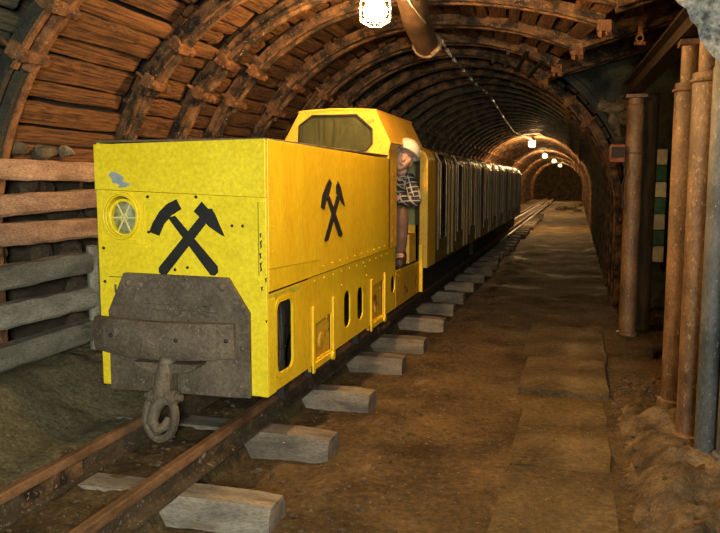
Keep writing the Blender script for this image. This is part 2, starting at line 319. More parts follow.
# roof of the wide junction, right of the arches
vs = []; nx, ny = 14, 40
for j in range(ny + 1):
    yy = -2 + (YB + 2) * j / ny
    for i in range(nx + 1):
        t = i / nx; x = XC + (2.0 - XC) * t; vs.append((x, yy, 3.61 + .22 * t + (.06 * nz(x * 2, yy * 2, 4) if i else 0)))
bc.add(vs, [(j * (nx + 1) + i, j * (nx + 1) + i + 1, (j + 1) * (nx + 1) + i + 1, (j + 1) * (nx + 1) + i) for j in range(ny) for i in range(nx)])
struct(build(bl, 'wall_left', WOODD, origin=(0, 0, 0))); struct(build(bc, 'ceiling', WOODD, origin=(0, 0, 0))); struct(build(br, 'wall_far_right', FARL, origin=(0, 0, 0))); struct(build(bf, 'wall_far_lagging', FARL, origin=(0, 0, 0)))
b = MB(); vs = []; ny, nzz = 60, 24
for j in range(ny + 1):
    yy = -2 + (YB + 2.3) * j / ny
    for i in range(nzz + 1):
        z = -.2 + 4.0 * i / nzz; vs.append((1.5 + .22 * nz(yy * 1.1, z * 1.1, 7) + .08 * nz(yy * 4, z * 4, 7), yy, z))
b.add(vs, [(j * (nzz + 1) + i, j * (nzz + 1) + i + 1, (j + 1) * (nzz + 1) + i + 1, (j + 1) * (nzz + 1) + i) for j in range(ny) for i in range(nzz)])
struct(build(b, 'wall_right', ROCK, origin=(0, 0, 0)))
b = MB(); vs = []; na, nr = 40, 14
for i in range(na + 1):
    a = -60 + 135 * i / na
    if a < 0: x, z = XC + 2.27, ZC + a / 60 * 1.45
    else: x, z = pol(a, 2.27)
    ox, oz = 2.2, max(z, -.2) if a < 45 else 3.75
    if a > 20: oz = z + (4.0 - z) * min(1, (a - 20) / 20)
    if a > 55: ox = 2.2 - (a - 55) / 20 * 2.4
    for k in range(nr + 1):
        t = k / nr; px, pz = x + (ox - x) * t, z + (oz - z) * t; vs.append((px, YB + .1 + .12 * nz(px * 3, pz * 3) + .06 * nz(px * 9, pz * 9), pz))
b.add(vs, [(i * (nr + 1) + k, i * (nr + 1) + k + 1, (i + 1) * (nr + 1) + k + 1, (i + 1) * (nr + 1) + k) for i in range(na) for k in range(nr)])
struct(build(b, 'wall_back', ROCK, origin=(0, 0, 0)))
struct(build(MB().box(-4.2, 1.2, 75.6, 75.9, -.2, 3.9), 'wall_end', ROCKB, origin=(0, 0, 0)))

# ------------------------------------------------------------------ steel support arches
PROF = [(-.09, 0), (-.045, 0), (-.026, .06), (.026, .06), (.045, 0), (.09, 0), (.09, .025), (.06, .03), (.05, .115), (-.05, .115), (-.06, .03), (-.09, .025)]
def sweep(path, flip=1, prof=PROF, rin=0.0):
    b = MB(); n = len(prof); vs = []
    for (x, z, nx_, nz_) in path:
        for (u, v) in prof:
            q = v + rin; vs.append((x + nx_ * q, u, z + nz_ * q))
    m = len(path); fs = [(i * n + k, i * n + (k + 1) % n, (i + 1) * n + (k + 1) % n, (i + 1) * n + k) for i in range(m - 1) for k in range(n)]
    cap = tessellate_polygon([[Vector((p[0], p[1], 0)) for p in prof]])
    fs += [tuple(t) for t in cap] + [tuple((m - 1) * n + i for i in t) for t in cap]
    return b.add(vs, fs)
def arcp(a0, a1, n=18, r=RA):
    return [(*pol(a0 + (a1 - a0) * i / n, r), math.cos(R(a0 + (a1 - a0) * i / n)), math.sin(R(a0 + (a1 - a0) * i / n))) for i in range(n + 1)]
def legp(side, aend):
    a0 = 180 if side < 0 else 0
    return [(XC + side * RA, -.12, side, 0), (XC + side * RA, .6, side, 0)] + arcp(a0, aend, 16)
def clampmb(a):
    b = MB(); x, z = pol(a, RA); M = Matrix.Translation((x, 0, z)) @ Matrix.Rotation(-R(a) + PI / 2, 4, 'Y')
    # local z points outwards (radial), local x along the arch
    b.box(-.035, .035, -.125, .125, -.055, -.02, M)
    b.box(-.05, .05, -.125, -.08, -.02, .05, M); b.box(-.05, .05, .08, .125, -.02, .05, M)
    for s in (-1, 1):
        b.lathe([(.028, -.08), (.028, -.04)], M @ Vector((0, s * .1, 0)), (M.to_3x3() @ Vector((0, 0, 1))), 6)
        b.lathe([(.013, -.085), (.013, .13)], M @ Vector((0, s * .1, 0)), (M.to_3x3() @ Vector((0, 0, 1))), 6)
    b.tube([M @ Vector((0, .1 * math.cos(t), .10 + .03 * math.sin(t))) for t in [PI * i / 8 for i in range(9)]], .014, 6)
    return b.rough(.012, 14)
def xv(y): return -.45 + (10.03 - y) * .21           # where the near arches meet the rising side beams
def zv(y): return 2.99 + .02 * (10.03 - y)
def halfp(y, t):
    e = xv(y) - XC; dz = ZC + RA - zv(y); x = XC + e * t; z = ZC + RA - dz * t ** 2.2; sl = dz * 2.2 * t ** 1.2 / e; l = math.hypot(1, sl)
    return x, z, sl / l, 1 / l
def make_arch(full, label, steel, group=None, legm=None, y=0):
    t = thing('support_arch', label, 'support arch', (XC, 0, 0), group)
    build(sweep(legp(-1, 131)), 'leg', legm or steel, t)
    build(sweep(arcp(147, 33, 30) if full else arcp(147, 90, 20) + [halfp(y, k / 14) for k in range(1, 15)], prof=PROF if y < 8 else [(u * 1.35, v) for u, v in PROF], rin=-.03), 'crown_beam', steel, t)
    for a in (144, 134): build(clampmb(a), 'clamp', RIBR if steel is not DRIB else DRIB, t)
    if full:
        build(sweep(legp(1, 49)), 'leg', legm or steel, t)
        for a in (46, 36): build(clampmb(a), 'clamp', RIBR if steel is not DRIB else DRIB, t)
    return t
names = ['dark steel support arch nearest the camera, rising beside the stacked slabs',
         'rusty steel support arch rising behind the locomotive front, second from the camera',
         'rusty steel support arch with its clamp above the locomotive hood, third from the camera',
         'rusty steel support arch just in front of the cab, fourth from the camera',
         'brown steel support arch over the locomotive cab window, fifth from the camera',
         'brown steel support arch just behind the caged lamp, sixth from the camera',
         'rust-lit steel arch ending at the roof corner where the drift narrows, seventh from the camera']
for q, (yy, nm) in enumerate(zip(RIBY, names)):
    near0 = make_arch(False, nm, RIBM if q else RIBR, 'support arches of the wide junction', None if q else RIBD, yy); near0.location = (XC, yy, 0)
    if q == 0:   # the first arch has a rusty flange on its far edge
        build(sweep(legp(-1, 125), prof=[(.092, -.012), (.15, -.012), (.15, .012), (.092, .012)]), 'flange', RIBR, near0)
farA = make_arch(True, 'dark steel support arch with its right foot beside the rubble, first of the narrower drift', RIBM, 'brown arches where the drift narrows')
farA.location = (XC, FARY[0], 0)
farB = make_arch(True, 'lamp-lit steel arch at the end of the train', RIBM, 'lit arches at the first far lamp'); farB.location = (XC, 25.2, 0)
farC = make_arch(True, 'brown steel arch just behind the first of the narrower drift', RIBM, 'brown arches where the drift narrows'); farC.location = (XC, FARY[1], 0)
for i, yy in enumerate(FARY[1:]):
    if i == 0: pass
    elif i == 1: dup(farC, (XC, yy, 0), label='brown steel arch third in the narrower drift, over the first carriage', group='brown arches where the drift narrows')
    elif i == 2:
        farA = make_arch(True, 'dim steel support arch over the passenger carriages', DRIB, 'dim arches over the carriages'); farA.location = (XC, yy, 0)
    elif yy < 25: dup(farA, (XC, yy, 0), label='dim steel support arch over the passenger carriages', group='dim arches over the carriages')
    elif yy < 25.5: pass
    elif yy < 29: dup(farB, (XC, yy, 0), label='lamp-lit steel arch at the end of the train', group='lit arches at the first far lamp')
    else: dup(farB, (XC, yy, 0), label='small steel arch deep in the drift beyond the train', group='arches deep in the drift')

# ------------------------------------------------------------------ timber lagging between the near arches
def board_mesh(i, bm_=None):
    b = MB(); nl = 7; pr = [(-.5, 0), (-.47, -.30), (-.25, -.40), (.1, -.42), (.44, -.34), (.5, 0), (.48, .35), (-.48, .35)]; n = len(pr); vs = []
    for j in range(nl + 1):
        y = -.5 + j / nl; k = nz(i * 9.1, j * .8); k2 = nz(i * 5.3, j * .9, 4)
        for (u, v) in pr: vs.append((u * (1 + .10 * k2) + .07 * k, y, v * (1 + .25 * k) + .15 * nz(i, j * 1.1, u * 3)))
    b.add(vs, [(j * n + k, j * n + (k + 1) % n, (j + 1) * n + (k + 1) % n, (j + 1) * n + k) for j in range(nl) for k in range(n)] + [tuple(range(n))[::-1], tuple(nl * n + k for k in range(n))])
    o = build(b, 'lagging_board', bm_ or WOODL, smooth=True, origin=(0, 0, 0), sharp=50); COL.objects.unlink(o); return o
BOARDS = [board_mesh(i) for i in range(8)]; BOARDSD = [board_mesh(i + 20, WOODG) for i in range(4)]
bays = list(zip(RIBY[:-1], RIBY[1:])) + [(2.85, 4.05)]
desc = ['the first and second steel arches', 'the second and third steel arches', 'the third and fourth steel arches', 'the fourth and fifth steel arches', 'the fifth and sixth steel arches', 'the sixth and seventh steel arches', 'the camera and the first steel arch']
def put_board(x, y, z, ry, w, ln, bi, rz=0):
    o = (BOARDSD[random.randrange(4)] if bi == 6 else BOARDS[random.randrange(8)]).copy(); COL.objects.link(o); o.location = (x, y, z); o.rotation_euler = (0, ry, rz); o.scale = (w * .97, ln, random.uniform(.05, .08))
    tag(o, ('dark grey' if bi == 6 else 'brown') + ' timber lagging board of the roof between ' + desc[bi], 'board', 'lagging boards between ' + desc[bi])
for bi, (ya, yb) in enumerate(bays):
    a = 90; end = 164 if bi < 6 else 172; ym = (ya + yb) / 2
    while a < end:
        w = random.uniform(.11, .21) if bi < 2 else random.uniform(.10, .17); da = math.degrees(w / 2.25); am = a + da / 2
        x, z = pol(am, 2.25 + random.uniform(-.045, .035))
        put_board(x, ym + random.uniform(-.02, .02), z, PI / 2 - R(am) + random.uniform(-.1, .1), w, (yb - ya) * random.uniform(.80, .96), bi, random.uniform(-.02, .02)); a += da + random.uniform(.1, .5)
    if bi == 6: continue
    t = .03; e = xv(ym) - XC
    while t < .97:
        w = random.uniform(.10, .19); x, z, nx_, nz_ = halfp(ym, t + w / e / 2); q = .085 + random.uniform(-.03, .025)
        put_board(x + nx_ * q, ym, z + nz_ * q, math.atan2(nx_, nz_) + random.uniform(-.1, .1), w, (yb - ya) - .2 + random.uniform(-.03, .03), bi, .21 * t); t += (w + random.uniform(.005, .02)) / e

# stacked slabs closing the left wall by the first arch
slabs = [(1.70, 1.84, 'pale pink-brown slab, topmost of the stacked slabs left of the locomotive', SLABP), (1.475, 1.615, 'pale pink-brown slab second from the top, left of the headlight', SLABP),
         (1.265, 1.415, 'rough pinkish slab third from the top, just above the grey slabs', SLABP), (.99, 1.14, 'grey slab fourth from the top, first below the pinkish ones', SLABG),
         (.72, .88, 'grey slab second from the bottom of the wall stack', SLABG), (.455, .61, 'grey slab lowest of the wall stack, over the dirt bank', SLABG)]
for i, (z0, z1, lb, m) in enumerate(slabs):
    b = MB(); N = 14; vs = []; h = z1 - z0
    for j in range(N + 1):
        y = 3.55 + 1.85 * j / N; e = .010 * nz(i * 7, j * .5); e2 = .010 * nz(i * 3 + 50, j * .6); t = (.012 if i % 2 else -.01) * (y - 4.5) + (.015 * (i == 1)) * (y - 4.5)
        for (x, z) in ((-3.585 + e, z0 + e2 + t), (-3.57 + e, z0 + .02 + e2 + t), (-3.57 + e2, z1 - .02 + e + t), (-3.59 + e, z1 + e + t), (-3.70, z1 + e + t), (-3.70, z0 + e2 + t)): vs.append((x, y, z))
    b.add(vs, [(j * 6 + k, j * 6 + (k + 1) % 6, (j + 1) * 6 + (k + 1) % 6, (j + 1) * 6 + k) for j in range(N) for k in range(6)] + [tuple(range(6)), tuple(N * 6 + k for k in range(6))])
    tag(build(b.rough(.01, 9), 'wall_slab', m, smooth=True, sharp=35), lb, 'slab', 'slabs stacked along the left wall')
b = MB().tube([(-3.60, 5.06, .2), (-3.61, 5.07, .6), (-3.6, 5.05, 1.2)], [.05, .05, .045], 8).rough(.015, 8)
tag(build(b, 'wall_stake', SLABG, smooth=True), 'short grey upright stake holding the grey slabs beside the locomotive', 'stake')
for i, (z, yy, s) in enumerate(((1.90, 4.62, .1), (1.92, 4.35, .08), (1.91, 4.85, .07))):
    tag(build(MB().ball((-3.66, yy, z), (.07, s * 1.2, s * .55), 8, 6).rough(.03, 12), 'packing_stone', STONE), 'loose stone wedged on top of the topmost pinkish slab', 'stone', 'stones on the topmost slab')
mb = MB()
for i in range(26):
    y = random.uniform(3.5, 5.6); z = random.uniform(.15, 1.7)
    mb.ball((-3.82 + random.uniform(-.03, .03), y, z), (.10, random.uniform(.08, .2), random.uniform(.06, .14)), 8, 6)
struct(build(mb.rough(.03, 8), 'wall_rubble_left', ROCKB, origin=(0, 0, 0)))

# ------------------------------------------------------------------ track
for side, lb in ((-2.472, 'left rail of the track, running under the left side of the locomotive'), (-1.902, 'right rail of the track, running under the emblem side of the locomotive')):
    t = thing('rail', lb, 'rail', (side, 0, .15), 'rails of the track')
    x = side
    b = MB(); P = [(-.055, .145), (.055, .145), (.055, .157), (.012, .175), (.010, .245), (-.010, .245), (-.012, .175), (-.055, .157)]
    yy = [-1.5, 1, 2, 3, 4, 5, 6, 8, 10, 14, 20, 30, 45, 74]; n = len(P)
    b.add([(x + u, y, v) for y in yy for (u, v) in P], [(j * n + k, j * n + (k + 1) % n, (j + 1) * n + (k + 1) % n, (j + 1) * n + k) for j in range(len(yy) - 1) for k in range(n)] + [tuple(range(n))])
    build(b, 'web', RAILM, t)
    b = MB(); P = [(-.027, .246), (.027, .246), (.029, .26), (.026, .285), (.018, .292), (-.018, .292), (-.026, .285), (-.029, .26)]; n = len(P)
    b.add([(x + u, y, v) for y in yy for (u, v) in P], [(j * n + k, j * n + (k + 1) % n, (j + 1) * n + (k + 1) % n, (j + 1) * n + k) for j in range(len(yy) - 1) for k in range(n)] + [tuple(range(n))])
    build(b, 'rail_head', HEADM, t)
    fy = 3.05 if side < -2 else 7.5
    for s in (-1, 1):
        b = MB().box(x + s * .014 - .008, x + s * .014 + .012 * s + .004, fy - .22, fy + .22, .17, .24)
        for k in (-.15, -.05, .06, .16): b.lathe([(.016, 0), (.016, .02)], (x + s * .026, fy + k, .205), (s, 0, 0), 6)
        build(b, 'fishplate', RIBM, t)
def sleeper_mesh(k):
    b = MB(); n = 12; vs = []; L = -3.0
    pr = [(-.115, 0), (.115, 0), (.12, .095), (.085, .15), (-.085, .15), (-.12, .095)]
    for j in range(n + 1):
        x = j / n; e = 1 if 0 < j < n else .93
        for (u, v) in pr: vs.append((L + (1.6) * x, u * e + .004 * nz(k * 5, j * .7, u * 9), v * (e if v > .05 else 1) + .004 * nz(k * 3, j * .9, v * 30) - (.05 if v == 0 else 0)))
    b.add(vs, [(j * 6 + i, j * 6 + (i + 1) % 6, (j + 1) * 6 + (i + 1) % 6, (j + 1) * 6 + i) for j in range(n) for i in range(6)] + [tuple(range(6)), tuple(n * 6 + i for i in range(6))])
    o = build(b, 'sleeper', SLEEP, smooth=True, sharp=35, origin=(-2.2, 0, 0)); return o
sly = [3.28, 4.31, 5.30, 6.45, 7.27, 8.45, 9.5, 10.6]; ends = [-1.36, -1.39, -1.41, -1.43, -1.40, -1.40, -1.45, -1.48]
sld = ['grey sleeper nearest the camera, with a chipped orange-lit end', 'grey sleeper second from the camera, just beside the front corner of the locomotive', 'grey sleeper third from the camera, below the round-cornered opening in the skirt',
       'grey sleeper fourth from the camera, below the first square hatch', 'grey sleeper fifth from the camera, below the pair of slots', 'grey sleeper sixth from the camera, below the rear hatch', 'grey sleeper seventh from the camera, near the cab step', 'grey sleeper eighth from the camera, just behind the cab']
sm = [sleeper_mesh(i) for i in range(4)]
for s in sm: COL.objects.unlink(s)
for i, yy in enumerate(sly + [1.2, 2.24] + [11.65 + 1.05 * k for k in range(26)]):
    o = sm[i % 4].copy(); COL.objects.link(o); e = ends[i] if i < 8 else -1.46 + random.uniform(-.06, .06)
    o.location = (-2.2 + (e + 1.4), yy, -.005); o.rotation_euler = (random.uniform(-.03, .03), 0, random.uniform(-.035, .035))
    if i < 8: tag(o, sld[i], 'sleeper', 'sleepers under the track')
    elif i < 10: tag(o, 'grey sleeper under the rails in front of the first visible sleeper end', 'sleeper', 'sleepers before the locomotive')
    else: tag(o, 'dark sleeper beneath the passenger carriages', 'sleeper', 'sleepers beneath the carriages')
mb = MB(); k = 0
while k < 3600:
    reg = random.random()
    if reg < .45: x, y = random.uniform(-3.1, -1.0), 1.6 + 9 * random.random() ** 1.6
    elif reg < .8: x, y = random.uniform(.28, 1.25), random.uniform(3.2, 6.6)
    elif reg < .9: x, y = random.uniform(-3.6, -2.9), random.uniform(2.8, 6)
    else: x, y = random.uniform(-1.4, 1.2), 2.4 + 8 * random.random()
    if min(abs(x + 2.472), abs(x + 1.902)) < .09 or (x < -1.35 and min(abs(y - q) for q in sly) < .16): continue
    r = random.uniform(.004, .014) * (1.3 if random.random() < .1 else 1); mb.ball((x, y, ground(x, y) + r * .3), (r * random.uniform(.8, 1.6), r * random.uniform(.8, 1.6), r * .8), 5, 3); k += 1
tag(build(mb, 'gravel', GRAV, origin=(0, 0, 0)), 'loose gravel and rock crumbs strewn over the floor and track bed', 'gravel', kind='stuff')

# walkway slabs
fs = [(-.36, .245, 2.3, 4.42, 'muddy concrete floor slab nearest the camera in the walkway'), (-.34, .25, 4.46, 5.90, 'rust-stained floor slab in the walkway, the one with a dark raised far edge'),
      (-.40, .29, 6.02, 7.25, 'muddy floor slab in the walkway just beyond the dark raised edge'), (-.45, .32, 7.3, 8.9, 'farthest muddy floor slab, beside the foot of the bracketed post')]
for i, (x0, x1, y0, y1, lb) in enumerate(fs):
    b = MB(); nx, ny = 10, 20; vs = []
    for j in range(ny + 1):
        for q in range(nx + 1):
            x = x0 + (x1 - x0) * q / nx; y = y0 + (y1 - y0) * j / ny
            if q in (0, nx): x += .02 * nz(y * 3, i * 5 + q)
            if j in (0, ny): y += .03 * nz(x * 4, i * 7 + j)
            z = max(ground(x, y), .0) + .008 + .010 * nz(x * 5, y * 5, i) + .006 * nz(x * 14, y * 14, i) + (.045 if i == 2 else .02 if i == 3 else 0) - (.02 * sst(y1 - .5, y1, y) if i == 2 else 0); vs.append((x, y, z))
    K = len(vs); b.add(vs + [(v[0], v[1], v[2] - .09) for v in vs], [(j * (nx + 1) + q, j * (nx + 1) + q + 1, (j + 1) * (nx + 1) + q + 1, (j + 1) * (nx + 1) + q) for j in range(ny) for q in range(nx)])
    ed = [q for q in range(nx + 1)] + [(j) * (nx + 1) + nx for j in range(1, ny + 1)] + [ny * (nx + 1) + q for q in range(nx - 1, -1, -1)] + [j * (nx + 1) for j in range(ny - 1, 0, -1)]
    b.add([], []); b.f += [(ed[k], ed[(k + 1) % len(ed)], ed[(k + 1) % len(ed)] + K, ed[k] + K) for k in range(len(ed))]
    tag(build(b, 'floor_slab', PLATE, smooth=True, sharp=40), lb, 'slab', 'slabs of the walkway')

# ------------------------------------------------------------------ locomotive
XL, XR, D = -2.727, -1.647, 3.882
L = thing('mine_locomotive', 'yellow mine locomotive with black crossed-hammer emblems standing on the track', 'locomotive', (-2.187, 6.05, 0))
def rivs(b, pts, ax, r=.009):
    ax = Vector(ax)
    for p in pts: b.lathe([(r, 0), (r * .8, r * .55), (r * .3, r * .8)], p, ax, 7)
fp = MB().prism([[(XL, .473), (XR, .473), (XR, 1.603), (XL, 1.645)], [(-2.562 + .108 * math.cos(R(t)), 1.492 + .124 * math.sin(R(t))) for t in range(0, 360, 15)]], XZ, D, D + .02)
fp.box(XR - .018, XR + .001, D + .01, 4.0, .473, 1.03)
pf = build(fp, 'front_panel', YEL, L, bevel=.003)
for x, z in ((-2.385, 1.605), (-2.385, 1.40), (-2.075, 1.605), (-1.855, 1.445), (-1.79, 1.445), (-2.69, 1.30), (-2.14, 1.20), (-2.22, 1.185), (-2.69, 1.1)):
    q_ = MB(); rivs(q_, [(x, D, z)], (0, -1, 0), .010); build(q_, 'bolt', BLK, L)
build(MB().box(XR - .045, XR, D - .006, D, .473, 1.58), 'corner_strip', YEL, L, bevel=.002)
b = MB().prism([[(XL, 1.648), (XR, 1.605), (XR, 1.925), (XL, 1.908)]], XZ, D - .012, D + .02)
rivs(b, [(XL + .03 + i * .127, D - .012, 1.89) for i in range(9)] + [(XL + .04 + i * .2, D - .012, 1.665 - .008 * i) for i in range(6)], (0, -1, 0), .006)
build(b, 'upper_panel', YEL, L, bevel=.003)
chip = [(-2.632, 1.732), (-2.612, 1.750), (-2.585, 1.745), (-2.555, 1.735), (-2.53, 1.715), (-2.538, 1.695), (-2.521, 1.688), (-2.485, 1.682), (-2.50, 1.668), (-2.532, 1.658), (-2.57, 1.655), (-2.560, 1.675), (-2.59, 1.682), (-2.606, 1.683), (-2.612, 1.71)]
build(MB().prism([chip], XZ, D - .0135, D - .011), 'paint_chip', CHIP, L)['label'] = 'bare blue-grey chip in the yellow paint'
# dark tears along the right seam of the front
b = MB()
for (x, z, h) in ((-1.684, 1.38, .03), (-1.682, 1.32, .05), (-1.686, 1.26, .04), (-1.684, 1.19, .06), (-1.68, 1.08, .03), (-1.655, 1.13, .03), (-1.655, .90, .02)): b.prism([[(x, z), (x + .010, z + .01), (x + .006, z + h * .6), (x + .012, z + h), (x - .003, z + h * .8), (x + .001, z + h * .4)]], XZ, D - .0085, D - .005)
for (z0, z1) in ((1.17, 1.58),): b.box(-1.6945, -1.6915, D - .0068, D - .0055, z0, z1)
b.box(-2.66, -2.47, D - .0012, D + .002, 1.128, 1.132)
build(b, 'cracks', BLK, L)
# headlight
b = MB(); hc = Vector((-2.562, D, 1.492))
def ell(b, c, rx, rz, y0, y1, wx, n=36):
    vs = []
    for i in range(n):
        t = 2 * PI * i / n; co, si = math.cos(t), math.sin(t)
        for (k, y) in ((0, y0), (wx, y0), (wx, y1), (0, y1)): vs.append((c.x + (rx - k) * co, y, c.z + (rz - k) * si))
    b.add(vs, [(i * 4 + k, ((i + 1) % n) * 4 + k, ((i + 1) % n) * 4 + (k + 1) % 4, i * 4 + (k + 1) % 4) for i in range(n) for k in range(4)])
ell(b, hc, .122, .140, D - .022, D + .004, .016); ell(b, hc, .106, .124, D - .008, D + .11, .008)
hl = build(b, 'headlight', YEL, L, smooth=True, bevel=.003)
b = MB(); ell(b, hc + Vector((.0, 0, -.012)), .100, .112, D + .020, D + .05, .016); build(b, 'lamp_rim', YEL, hl, smooth=True)
build(MB().ball(hc + Vector((0, .065, -.012)), (.092, .035, .102), 20, 10), 'lens', LENS, hl, smooth=True)
build(MB().ball(hc + Vector((0, .037, -.012)), (.022, .01, .022), 12, 8), 'bulb_cap', CHROME, hl, smooth=True)
build(MB().lathe([(.125, 0), (.125, .01)], hc + Vector((0, .105, 0)), (0, 1, 0), 24), 'backplate', DARK, hl)
b = MB()
for k in range(6):
    t = R(60 * k); b.tube([hc + Vector((0, .028, -.012)), hc + Vector((.090 * math.cos(t), .026, .100 * math.sin(t) - .012))], .0055, 6)
b.ring(hc + Vector((0, .026, -.012)), (0, 1, 0), .022, .004, 16, 6); build(b, 'grille', GRIL, hl)
b = MB(); fnp = XZ
b.box(-2.71, -2.40, D - .010, D - .002, 1.318, 1.330); b.prism([[(-2.70, 1.30), (-2.67, 1.335), (-2.46, 1.335), (-2.44, 1.30), (-2.405, 1.30), (-2.40, 1.318), (-2.43, 1.322), (-2.455, 1.35), (-2.67, 1.35), (-2.71, 1.318)]], XZ, D - .012, D); b.box(-2.71, -2.70, D - .008, D, 1.32, 1.6); b.box(-2.418, -2.410, D - .006, D, 1.32, 1.6)
build(b, 'lamp_bracket', YEL, L)
# crossed hammers
E1 = [[(-2.199, 1.592), (-2.168, 1.536), (-2.234, 1.498), (-2.281, 1.449), (-2.316, 1.38), (-2.38, 1.401), (-2.358, 1.451), (-2.31, 1.521), (-2.259, 1.565)], [(-2.039, 1.58), (-2.001, 1.540), (-1.975, 1.540), (-1.955, 1.504), (-1.9, 1.383), (-1.926, 1.394), (-1.995, 1.437), (-2.09, 1.524)],
      [(-2.256, 1.486), (-2.211, 1.498), (-1.948, 1.214), (-1.945, 1.18), (-1.965, 1.160), (-1.993, 1.161)], [(-2.055, 1.492), (-2.016, 1.453), (-2.272, 1.158), (-2.300, 1.152), (-2.323, 1.165), (-2.325, 1.194)]]
b = MB()
for i, p in enumerate(E1): b.prism([p], XZ, D - .004 - .0003 * i, D + .001)
build(b, 'front_emblem', BLK, L)['label'] = 'black crossed hammers on the front panel'
E2 = [[(4.988, 1.713), (5.041, 1.682), (4.986, 1.61), (4.92, 1.56), (4.874, 1.5), (4.799, 1.519), (4.832, 1.602), (4.909, 1.666)], [(5.179, 1.697), (5.25, 1.649), (5.286, 1.595), (5.353, 1.509), (5.271, 1.534), (5.213, 1.57), (5.136, 1.608), (5.137, 1.665)],
      [(4.92, 1.58), (4.986, 1.595), (5.291, 1.309), (5.261, 1.289), (5.189, 1.303)], [(5.15, 1.593), (5.22, 1.565), (4.955, 1.29), (4.889, 1.282), (4.87, 1.3)]]
# side: hood plates
b = MB().prism([[(D + .02, 1.074), (6.76, 1.080), (6.76, 1.90), (D + .02, 1.925)]], YZ, XR - .02, XR + .004)
rivs(b, [(XR + .004, 4.85 + .19 * i, 1.12) for i in range(10)] + [(XR, 4.0 + .21 * i, 1.885) for i in range(13)] + [(XR, 6.70, 1.2 + .11 * i) for i in range(6)] + [(XR, 5.55, 1.72), (XR, 5.8, 1.2), (XR, 6.2, 1.3), (XR, 5.9, 1.66), (XR, 6.3, 1.75), (XR, 5.7, 1.4)], (1, 0, 0), .008)
hs = build(b, 'hood_side', YELS, L, bevel=.003)
b = MB()
for i, p in enumerate(E2): b.prism([p], YZ, XR + .003, XR + .007 + .0003 * i)
build(b, 'side_emblem', BLK, L)['label'] = 'black crossed hammers on the side of the hood'
b = MB().prism([[(D + .012, 1.205), (4.74, 1.172), (4.75, 1.915), (D + .012, 1.92)]], YZ, XR + .003, XR + .009); rivs(b, [(XR + .009, 3.95, 1.3 + .14 * i) for i in range(5)], (1, 0, 0), .006)
build(b, 'hood_panel', YELS, L, bevel=.002)
b = MB().box(XL, XL + .02, D + .02, 8.2, .473, 1.92); build(b, 'left_side', YEL, L)
build(MB().box(XL + .002, XR + .002, D + .004, 6.7, 1.918, 1.931), 'hood_lid', IRON, L, bevel=.003)
# side: skirt with its openings
hole1 = rrect(4.03, 4.29, .565, .99, .055)
hatch1, hatch2 = [(4.64, .40), (5.10, .40), (5.10, .80), (4.64, .775)], [(6.14, .475), (6.60, .475), (6.60, .83), (6.14, .81)]
hh1, hh2 = [(4.70, .50), (5.06, .50), (5.06, .765), (4.70, .74)], [(6.18, .50), (6.58, .50), (6.58, .815), (6.18, .80)]
s1, s2, s3 = rrect(5.37, 5.53, .59, .865, .06), rrect(5.73, 5.90, .585, .845, .06), rrect(6.87, 7.03, .64, .80, .06)
out = [(D + .006, .473), (8.22, .473), (8.22, .815), (7.05, .835), (7.05, 1.078), (4.62, 1.066), (4.60, 1.06), (D + .006, 1.058)]
b = MB().prism([out, hole1, hh1, hh2, s1, s2, s3], YZ, XR - .02, XR - .008)
rivs(b, [(XR - .008, 4.7 + .2 * i, 1.035) for i in range(11)] + [(XR - .008, 5.3, .93), (XR - .008, 6.0, .92), (XR - .008, 5.95, 1.0)] + [(XR - .008, 7.15 + .2 * i, .78) for i in range(5)], (1, 0, 0), .009)
sk = build(b, 'side_skirt', YELS, L, bevel=.003)
b = MB().prism([rrect(4.005, 4.315, .54, 1.015, .07), rrect(4.03, 4.29, .565, .99, .055)], YZ, XR - .010, XR - .002); build(b, 'opening_rim', YELS, sk)
build(MB().prism([[(D + .03, 1.05), (4.5, 1.05), (4.40, 1.02), (4.30, 1.015), (4.25, 1.035), (4.05, 1.03), (3.99, .98), (D + .03, .95)]], YZ, XR - .0085, XR - .0068), 'paint_patch', PATCH, sk)['label'] = 'greenish patch of older paint'
for hh, z in ((hh1, 0), (hh2, 0)):
    y0, y1 = hh[0][0], hh[1][0]
    b = MB().box(XR - .05, XR - .03, y0 - .02, y1 + .02, .42, .85); b.lathe([(.06, 0), (.05, .012), (.02, .015)], (XR - .03, (y0 + y1) / 2, .60), (1, 0, 0), 18)
    rivs(b, [(XR - .03, y0 + .05, .74), (XR - .03, y1 - .05, .74)], (1, 0, 0), .012)
    build(b, 'axle_box', YELR, L)
    b = MB()
    for q in (y0 - .055, y1 + .02): b.box(XR - .010, XR + .004, q, q + .035, .42, .87)
    b.box(XR - .010, XR + .003, y0 - .05, y1 + .05, .44, .485)
    b.lathe([(.03, 0), (.03, .02)], (XR + .0, y1 - .02, .455), (1, 0, 0), 8); build(b, 'horn_guide', YELS, L, bevel=.003)
b = MB().prism([[(7.06, .485), (8.20, .485), (8.20, .80), (7.06, .82)], ], YZ, XR - .0085, XR - .0055); build(b, 'worn_step_panel', YELR, L)['label'] = 'rust-browned panel below the cab doorway'
b = MB().box(XR - .01, XR + .03, 8.195, 8.225, .473, 1.0); build(b, 'rear_edge', YELS, L)
